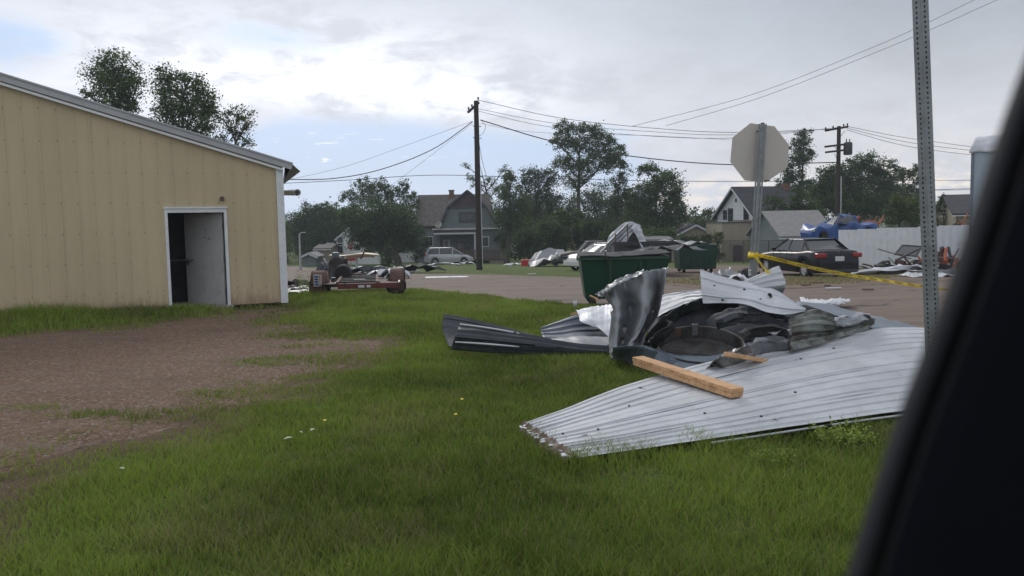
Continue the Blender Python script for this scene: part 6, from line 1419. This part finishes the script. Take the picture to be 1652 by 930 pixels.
# street light pole on the far left
g_ = at(485, 62); lp = thing('street_light', 'thin pale metal light pole at the far left near the sheds', 'street light', g_); hh_ = P(485, 378, 62).z-g_.z
bb = B(); bb.tube([(0, 0, 0), (0, 0, hh_)], [.10, .06], 8); mk('pole', bb, M['galv'], lp); bb = B(); bb.tube([(0, 0, hh_), (.15, 0, hh_+.1), (.5, 0, hh_+.12)], .04, 6); mk('arm', bb, M['galv'], lp)
WG = 'overhead wires'
def wire(label, pts, r=.010, name='power_line'):
    P3 = [P(*p) for p in pts]; fine = [crl(P3, t_) for t_ in np.linspace(0, 1, 14*(len(P3)-1)+1)]
    bb = B(); rr = [r*max(.35, p.y/50) for p in fine]; bb.tube(fine, rr, 5); return mk(name, bb, M['wire'], world=True, smooth=True, label=label, cat='wire', group=WG)
wire('topmost wire from the pole top down to the right crossarm', [(772, 162, 49.6), (900, 190, 52), (1040, 206, 55), (1180, 214, 57), (1334, 209, 60)], .016)
wire('second wire from the pole crossarm down to the right', [(761, 174, 49.2), (900, 200, 52), (1040, 212, 55), (1180, 218, 57), (1346, 208, 60)], .013)
wire('third and lowest bare wire from the pole crossarm to the right', [(764, 178, 49.2), (880, 204, 52), (1020, 218, 55), (1180, 223, 57), (1362, 205, 60)], .013)
wire('thick dark cable sagging right from the pole bracket behind the sign', [(775, 194, 49.6), (890, 228, 51), (1015, 252, 53), (1180, 266, 56), (1354, 262, 60)], .032, 'service_cable')
wire('thin wire just under the thick cable on the right', [(775, 199, 49.6), (835, 211, 51), (930, 217, 53), (1040, 219, 55), (1180, 226, 58)], .009)
wire('thick cable sagging left from the pole to behind the beige building', [(762, 197, 49.4), (700, 240, 46), (620, 272, 42), (540, 288, 38), (440, 290, 34)], .030, 'service_cable')
wire('thin straight wire from the pole bracket to the building eave', [(762, 196, 49.4), (660, 233, 44), (560, 268, 38), (440, 296, 32)], .010)
wire('faint thin wire dropping steeply left of the pole', [(762, 200, 49.4), (715, 236, 60), (660, 278, 75), (630, 300, 88)], .008)
wire('wire crossing low behind the pole between the leafy trees', [(440, 297, 60), (560, 291, 62), (700, 283, 64), (860, 287, 66), (1000, 291, 68), (1180, 293, 70), (1500, 291, 72)], .018)
wire('upper of the two wires leaving the picture at top right', [(1700, -66, 20), (1560, 6, 26), (1400, 80, 34), (1200, 157, 48), (1020, 204, 62)], .014)
wire('lower of the two wires leaving the picture at top right', [(1740, -66, 21), (1600, 4, 27), (1420, 82, 35), (1220, 160, 48), (1075, 203, 62)], .014)
wire('service drop running down right from the pole to the broken tree', [(771, 217, 49.5), (776, 250, 52), (783, 278, 58), (790, 296, 70)], .014)
for i, (y0_, y1_) in enumerate(((204, 238), (207, 243), (210, 250))):
    wire(['highest', 'middle', 'lowest'][i]+' of the three wires from the right pole towards the steel tower', [(1366, y0_, 60), (1440, y0_+15+i*3, 56), (1500, y0_+24+i*4, 53), (1600, y1_+4, 48)], .014)
for i, (y0_, y1_) in enumerate(((287, 291), (300, 306), (312, 305))):
    wire(['top', 'middle', 'bottom'][i]+' one of the faint low wires left of the steel tower', [(1370, y0_, 70), (1500, y1_+i, 72), (1640, y1_-i*2, 74)], .014)
wire('slack jumper loop hanging from the left pole bracket', [(776, 194, 49.5), (783, 203, 49.5), (780, 214, 49.5), (771, 222, 49.5)], .012)
# ================================================================== TREES
def foliage(blobs, size, cover, rg, gap=.9):
    """many small leaf faces gathered in clumps through the crown; returns arrays and clump centres"""
    Vs = []; tn = []; cents = []
    for c_, rx, ry, rz_ in blobs:
        nc = int(min(90, max(16, 9*(rx*rz_)/(size*4)**2)))
        u = rg.normal(0, 1, (nc, 3)); u /= np.linalg.norm(u, axis=1)[:, None]; rr = rg.random(nc)**.42
        cc = u*rr[:, None]*np.array([rx, ry, rz_])*.92+np.array(c_); cents += [Vector(p) for p in cc[:max(4, nc//4)]]
        area = math.pi*rx*rz_; n_ = int(cover*area/(.30*size*size)); per = rg.integers(0, nc, n_)
        csz = (rx+rz_)/2*.40*(.5+.9*rg.random(nc))
        off = rg.normal(0, 1, (n_, 3))*np.array([.62, .62, .48]); p = cc[per]+off*csz[per][:, None]*.8
        s_ = size*(.55+.9*rg.random(n_)); a = rg.normal(0, 1, (n_, 3)); a[:, 2] *= .6; a /= np.linalg.norm(a, axis=1)[:, None]
        b_ = np.cross(a, rg.normal(0, 1, (n_, 3))); b_ /= np.linalg.norm(b_, axis=1)[:, None]
        q_ = np.stack([p-a*s_[:, None]*.5, p+b_*s_[:, None]*.32, p+a*s_[:, None]*.5, p-b_*s_[:, None]*.32], 1); Vs.append(q_)
        t_ = np.clip(.02+.78*rg.random(nc)[per]+rg.normal(0, .16, n_), 0, 1); tn.append(t_)
    return np.concatenate(Vs), np.concatenate(tn), cents
TN = [0]
def tree(label, bx, d, blobs, mat='leaf_a', size=.24, cover=2.6, r=.28, name='tree', cat='tree', group=None, fork=None, trunk=True, dscale=.8):
    TN[0] += 1; rg = np.random.default_rng(100+TN[0]); g_ = P(bx, 430, d); g_.z = terr(d)
    bl = []
    for i, b_ in enumerate(blobs):
        px, py, rx, ry = b_[:4]; w = rx*1.10*d/F; h = ry*1.10*d/F; dd = d+rg.normal(0, .25)*w; c_ = P(px, py, dd)
        bl.append((c_-g_, w, w*dscale, h))
    t = thing(name, label, cat, g_, 0, group)
    V, tn, cents = foliage(bl, size*.72, cover*1.5, rg)
    n_ = len(V); np_mesh('crown', V.reshape(-1, 3), np.arange(n_*4), M[mat], 4, {'tone': np.repeat(tn, 4)}, parent=t)
    bb = B(); zt = max(b_[0].z for b_ in bl); cz = sum(b_[0].z for b_ in bl)/len(bl); tops = sorted(bl, key=lambda b_: -b_[0].z)[:3]
    tx_ = sum(b_[0].x for b_ in tops)/len(tops); fk = (P(fork[0], fork[1], d)-g_) if fork else Vector((tx_*.3, 0, max(.8, min(cz*.4, 3.0))))
    lead = [Vector((0, 0, -.3)), Vector((fk.x*.35+.05, 0, fk.z*.5)), fk, Vector((fk.x+(tx_-fk.x)*.5, .1, fk.z+(zt-fk.z)*.5)), Vector((tx_, 0, zt))]
    def lat(z):
        for a, c_ in zip(lead[:-1], lead[1:]):
            if a.z <= z <= c_.z: return a.lerp(c_, (z-a.z)/(c_.z-a.z+1e-6))
        return lead[0] if z < lead[0].z else lead[-1]
    bb.tube(lead, [r, r*.8, r*.62, r*.34, r*.06], 8)
    rn = random.Random(TN[0])
    for c_, rx, ry, rz_ in bl:
        c_ = Vector(c_); hd = abs(c_.x-lat(c_.z).x)+abs(c_.y); s0_ = lat(max(min(fk.z*.8, c_.z-.2), c_.z-.75*hd-.35*rz_)); m_ = s0_.lerp(c_, .5)+Vector((0, 0, -.06*hd))
        bb.tube([s0_, m_, c_, c_+Vector((rn.uniform(-.3, .3)*rx, 0, rz_*.6))], [r*.34, r*.22, r*.12, r*.04], 6)
        for k_ in range(11):
            u = Vector((rn.uniform(-1, 1)*rx*.9, rn.uniform(-.6, .6)*ry, rn.uniform(-.5, .95)*rz_)); s_ = m_.lerp(c_, rn.random()); bb.tube([s_, s_.lerp(c_+u, .55)+Vector((0, 0, .05*rz_)), c_+u], [r*.10, r*.06, r*.025], 4)
    mk('trunk', bb, M['bark'], t); return t
tree('leafy tree rising above the roof of the beige building, leftmost', 190, 48, [(185, 112, 38, 30), (172, 140, 34, 28), (208, 138, 27, 26), (185, 168, 40, 22), (140, 151, 13, 7), (215, 165, 18, 18)], 'leaf_a', .17, 1.55, .3)
tree('wide leafy tree in the middle above the roof of the beige building', 290, 46, [(265, 128, 19, 28), (300, 140, 22, 24), (327, 148, 17, 26), (270, 178, 30, 34), (310, 190, 34, 38), (338, 182, 17, 30), (300, 225, 45, 26)], 'leaf_a', .17, 1.7, .3)
tree('thin loose tree at the low end of the beige building roof', 365, 47, [(383, 185, 24, 15), (395, 205, 17, 18), (372, 210, 16, 20), (362, 230, 14, 14), (395, 230, 17, 8)], 'leaf_c', .16, .95, .22)
tree('round dark tree behind the sheds at the far left', 508, 104, [(500, 345, 26, 17), (530, 342, 22, 15), (478, 365, 20, 24), (510, 378, 40, 28), (545, 368, 22, 26), (500, 405, 35, 18)], 'leaf_b', .28, 2.6)
tree('thin tree against the sky at the corner of the beige building', 463, 96, [(460, 370, 11, 16), (466, 392, 10, 16), (458, 412, 10, 16)], 'leaf_c', .24, 1.1, .15)
tree('tall tree with open top behind the dark tree left of the gambrel house', 600, 93, [(588, 298, 18, 13), (612, 300, 16, 12), (560, 317, 17, 9), (590, 322, 30, 15), (628, 312, 18, 15), (655, 308, 13, 17), (668, 330, 9, 20), (645, 335, 18, 18)], 'leaf_a', .25, 1.9)
tree('broad dark tree in front of the left side of the gambrel house', 646, 80, [(575, 352, 30, 20), (615, 350, 38, 25), (650, 358, 26, 27), (610, 378, 50, 20), (655, 385, 26, 20), (580, 385, 22, 15), (668, 380, 14, 20)], 'leaf_b', .24, 3.2)
tree('slender tree behind the chimney side of the gambrel house', 640, 86, [(640, 388, 25, 18), (612, 398, 30, 14)], 'leaf_b', .24, 2.2)
tree('small dark spruce under the broad dark tree', 626, 72, [(626, 402, 6, 8), (626, 414, 11, 8), (626, 426, 15, 7)], 'leaf_b', .2, 3.0, .12, 'spruce')
tree('storm broken tree with bare limbs right of the gambrel house', 796, 97, [(752, 268, 8, 5), (760, 285, 9, 9), (772, 300, 13, 9), (790, 292, 13, 9), (812, 275, 8, 9), (800, 305, 14, 10), (785, 318, 12, 10)], 'leaf_c', .22, .75, .22, fork=(790, 330))
tree('leafy tree beside the right wall of the gambrel house', 818, 86, [(822, 285, 12, 15), (815, 312, 18, 20), (835, 330, 22, 24), (812, 350, 18, 24), (838, 368, 22, 26), (815, 390, 16, 22)], 'leaf_a', .24, 2.0)
tree('leafy tree with gaps left of the tallest tree', 868, 90, [(862, 283, 20, 15), (845, 298, 16, 14), (885, 290, 18, 18), (870, 315, 22, 20), (895, 330, 18, 24), (860, 345, 16, 14), (885, 365, 20, 18)], 'leaf_b', .24, 1.7)
tree('tallest tree of the belt with a forked trunk and open crown', 934, 85, [(907, 206, 18, 11), (938, 207, 20, 11), (962, 212, 18, 13), (900, 228, 14, 14), (925, 232, 26, 18), (962, 237, 28, 20), (985, 228, 12, 12), (910, 262, 20, 16), (945, 268, 28, 18), (975, 262, 20, 18), (925, 292, 22, 13), (985, 252, 14, 18)], 'leaf_a', .22, 1.75, .34, fork=(933, 335))
tree('ragged upright tree just right of the tallest tree', 990, 88, [(1002, 240, 10, 9), (1000, 258, 13, 13), (1008, 278, 12, 12), (995, 300, 18, 16), (1012, 322, 16, 18), (990, 335, 20, 20)], 'leaf_b', .23, 1.7, .22)
tree('rounded full tree at the right end of the belt', 1062, 80, [(1045, 275, 20, 10), (1072, 292, 26, 17), (1052, 312, 26, 22), (1085, 318, 20, 22), (1040, 345, 28, 24), (1078, 350, 28, 26), (1102, 345, 9, 14), (1025, 325, 14, 14)], 'leaf_a', .24, 2.9)
tree('small wispy tree behind the brown bungalow', 1140, 92, [(1143, 345, 14, 9), (1128, 358, 12, 9), (1148, 365, 14, 12), (1130, 378, 16, 12)], 'leaf_c', .24, 1.6, .15)
for px, d, bl, lb in ((858, 78, [(850, 385, 24, 18), (838, 402, 22, 16), (865, 405, 20, 15)], 'dark shrub behind the red crate'), (902, 76, [(885, 375, 24, 20), (910, 385, 26, 22), (890, 402, 26, 14)], 'dark shrub beneath the tree left of the tallest one'),
        (952, 77, [(940, 372, 24, 20), (965, 380, 24, 22), (950, 398, 30, 14)], 'dark shrub at the foot of the tallest tree'), (1004, 74, [(990, 380, 24, 20), (1015, 378, 26, 22), (1000, 398, 26, 14)], 'dark shrub behind the torn ductwork'), (1060, 73, [(1045, 385, 26, 16), (1078, 385, 26, 16)], 'dark shrub behind the scrap right of the ductwork'),
        (930, 73, [(922, 350, 18, 16), (905, 352, 16, 12)], 'paler shrub halfway up before the forked trunk'), (690, 88, [(684, 395, 10, 12), (676, 408, 10, 12)], 'small shrub at the left corner of the gambrel house')):
    tree(lb, px, d, bl, 'leaf_b' if d > 73 else 'leaf_a', .25, 2.8, .12, 'shrub', 'shrub', 'shrubs along the tree belt')
tree('narrow wind-swept tree behind the roof of the white house', 1296, 88, [(1298, 220, 14, 12), (1290, 238, 18, 13), (1308, 248, 9, 8), (1285, 258, 22, 14), (1278, 280, 22, 14), (1290, 302, 24, 16), (1262, 300, 14, 12)], 'leaf_b', .24, 2.3, .3, fork=(1293, 325))
tree('leafy tree against the right end of the white house roof', 1300, 68, [(1290, 318, 18, 14), (1305, 335, 18, 14), (1283, 340, 12, 10), (1320, 345, 16, 10)], 'leaf_b', .22, 2.0, .16)
tree('leafy branches in front of the white house wall', 1252, 69, [(1245, 322, 18, 14), (1262, 335, 16, 12), (1240, 345, 12, 10)], 'leaf_b', .22, 1.1, .16)
tree('big rounded tree behind the right utility pole', 1372, 78, [(1338, 288, 22, 20), (1325, 312, 26, 22), (1352, 278, 16, 14), (1390, 262, 24, 14), (1375, 290, 30, 24), (1415, 275, 20, 17), (1425, 300, 28, 24), (1360, 325, 46, 22), (1405, 330, 36, 22)], 'leaf_b', .24, 2.7, .34)
tree('dark tree behind the top of the tall sign post', 1462, 82, [(1440, 268, 11, 10), (1455, 285, 16, 14), (1475, 275, 10, 12), (1478, 300, 14, 16), (1448, 308, 16, 12)], 'leaf_b', .24, 1.9, .24)
tree('paler bushy tree behind the fence left of the tall sign post', 1455, 60, [(1448, 325, 16, 14), (1465, 338, 22, 18), (1440, 348, 16, 14), (1480, 352, 18, 14)], 'leaf_c', .2, 2.4, .14)
tree('sparse yellow green tree right of the tall sign post', 1520, 66, [(1522, 322, 8, 8), (1516, 338, 12, 11), (1535, 345, 11, 8), (1515, 356, 16, 10), (1545, 355, 10, 6)], 'leaf_c', .18, 1.15, .12)
tree('low green bush against the left corner of the tan block', 1158, 64, [(1158, 385, 8, 12), (1150, 400, 12, 14), (1160, 412, 9, 10)], 'leaf_c', .18, 2.4, .08, 'shrub', 'shrub')
tree('dark bush left of the tan block behind the far dumpster', 1128, 70, [(1135, 388, 18, 12), (1112, 390, 16, 10)], 'leaf_b', .22, 2.4, .08, 'shrub', 'shrub')
for lb, px, d, bl in (('mass of trees behind the deck side of the gambrel house', 800, 112, [(785, 350, 24, 26), (815, 365, 24, 26), (800, 385, 34, 22)]), ('mass of trees behind the gap left of the tallest tree', 865, 110, [(850, 335, 28, 26), (880, 345, 26, 30), (865, 375, 42, 28)]),
        ('mass of trees behind the foot of the tallest tree', 960, 108, [(925, 335, 22, 24), (965, 322, 28, 24), (985, 345, 26, 30), (950, 370, 42, 28)]), ('mass of trees filling the gap before the rounded tree', 1030, 104, [(1010, 330, 24, 24), (1035, 345, 24, 28), (1025, 375, 40, 26), (1085, 372, 26, 26)]),
        ('mass of trees behind the right utility pole', 1350, 100, [(1310, 315, 24, 20), (1340, 322, 26, 22), (1380, 310, 26, 26), (1430, 320, 28, 26), (1400, 345, 50, 20), (1300, 340, 30, 18)]), ('mass of trees seen left of the tall sign post', 1470, 98, [(1462, 318, 20, 20), (1482, 325, 16, 20), (1470, 345, 26, 16)]),
        ('mass of trees behind the sheds at the far left', 500, 118, [(490, 375, 26, 20), (530, 372, 26, 22), (510, 395, 40, 20)])):
    tree(lb, px, d, bl, 'leaf_b', .28, 2.0, .2, group='rear row of trees')
# far tree line closing the view
rg = np.random.default_rng(5); bl = []
x_ = -230
while x_ < 260:
    w = rg.uniform(4, 8); h = rg.uniform(2.6, 4.6); bl.append((Vector((x_, 165+rg.uniform(-8, 25), -2.7+h*.9)), w, 4, h)); x_ += w*1.0
V, tn, _ = foliage(bl, .65, 2.6, rg)
np_mesh('far_trees', V.reshape(-1, 3), np.arange(len(V)*4), M['leaf_b'], 4, {'tone': np.repeat(tn, 4)}, label='far dark line of trees closing the view behind the town', cat='trees', kind='stuff')
# ================================================================== CAR WE LOOK OUT OF
cf = thing('car_window_frame', 'blurred black window pillar of the car the picture is taken from', 'car window frame', (.13, .2, .95))
Lp = [(1705, 0), (1660, 115), (1614, 245), (1568, 385), (1518, 525), (1463, 668), (1419, 797), (1373, 945), (1340, 1060)]
def pil(off0, off1, z_, y0_, bow):
    bb = B(); n_ = len(Lp)
    def fn(a, c_):
        x_, yv = [crl([Vector((p[0], p[1], 0)) for p in Lp], a)[j] for j in (0, 1)]
        o = off0+(off1-off0)*c_; p = P(x_+o, yv, y0_+z_*c_ - bow*math.sin(c_*math.pi)); return p
    bb.grid(fn, 40, 10); return bb
mk('rubber_seal', pil(0, 62, .015, .215, .004), M['carseal'], cf, world=True, smooth=True, solid=.006)
mk('pillar_cover', pil(48, 620, .06, .20, .03), M['carint'], cf, world=True, smooth=True, solid=.012)

# ================================================================== HAZE
hz = B(); hz.mm(-420, 420, -40, 420, -4.2, 34); ho_ = mk('haze', hz, M['glass'], kind='stuff')
mt = bpy.data.materials.new('haze'); mt.use_nodes = True; mt.node_tree.nodes.clear(); q = NT(mt.node_tree)
pv = q.n('ShaderNodeVolumePrincipled', {'Color': (.80, .88, 1, 1), 'Density': .0007, 'Anisotropy': .2}); q.nt.links.new(pv.outputs[0], q.n('ShaderNodeOutputMaterial').inputs['Volume'])
ho_.data.materials[0] = mt; ho_['label'] = 'thin humid air over the town'
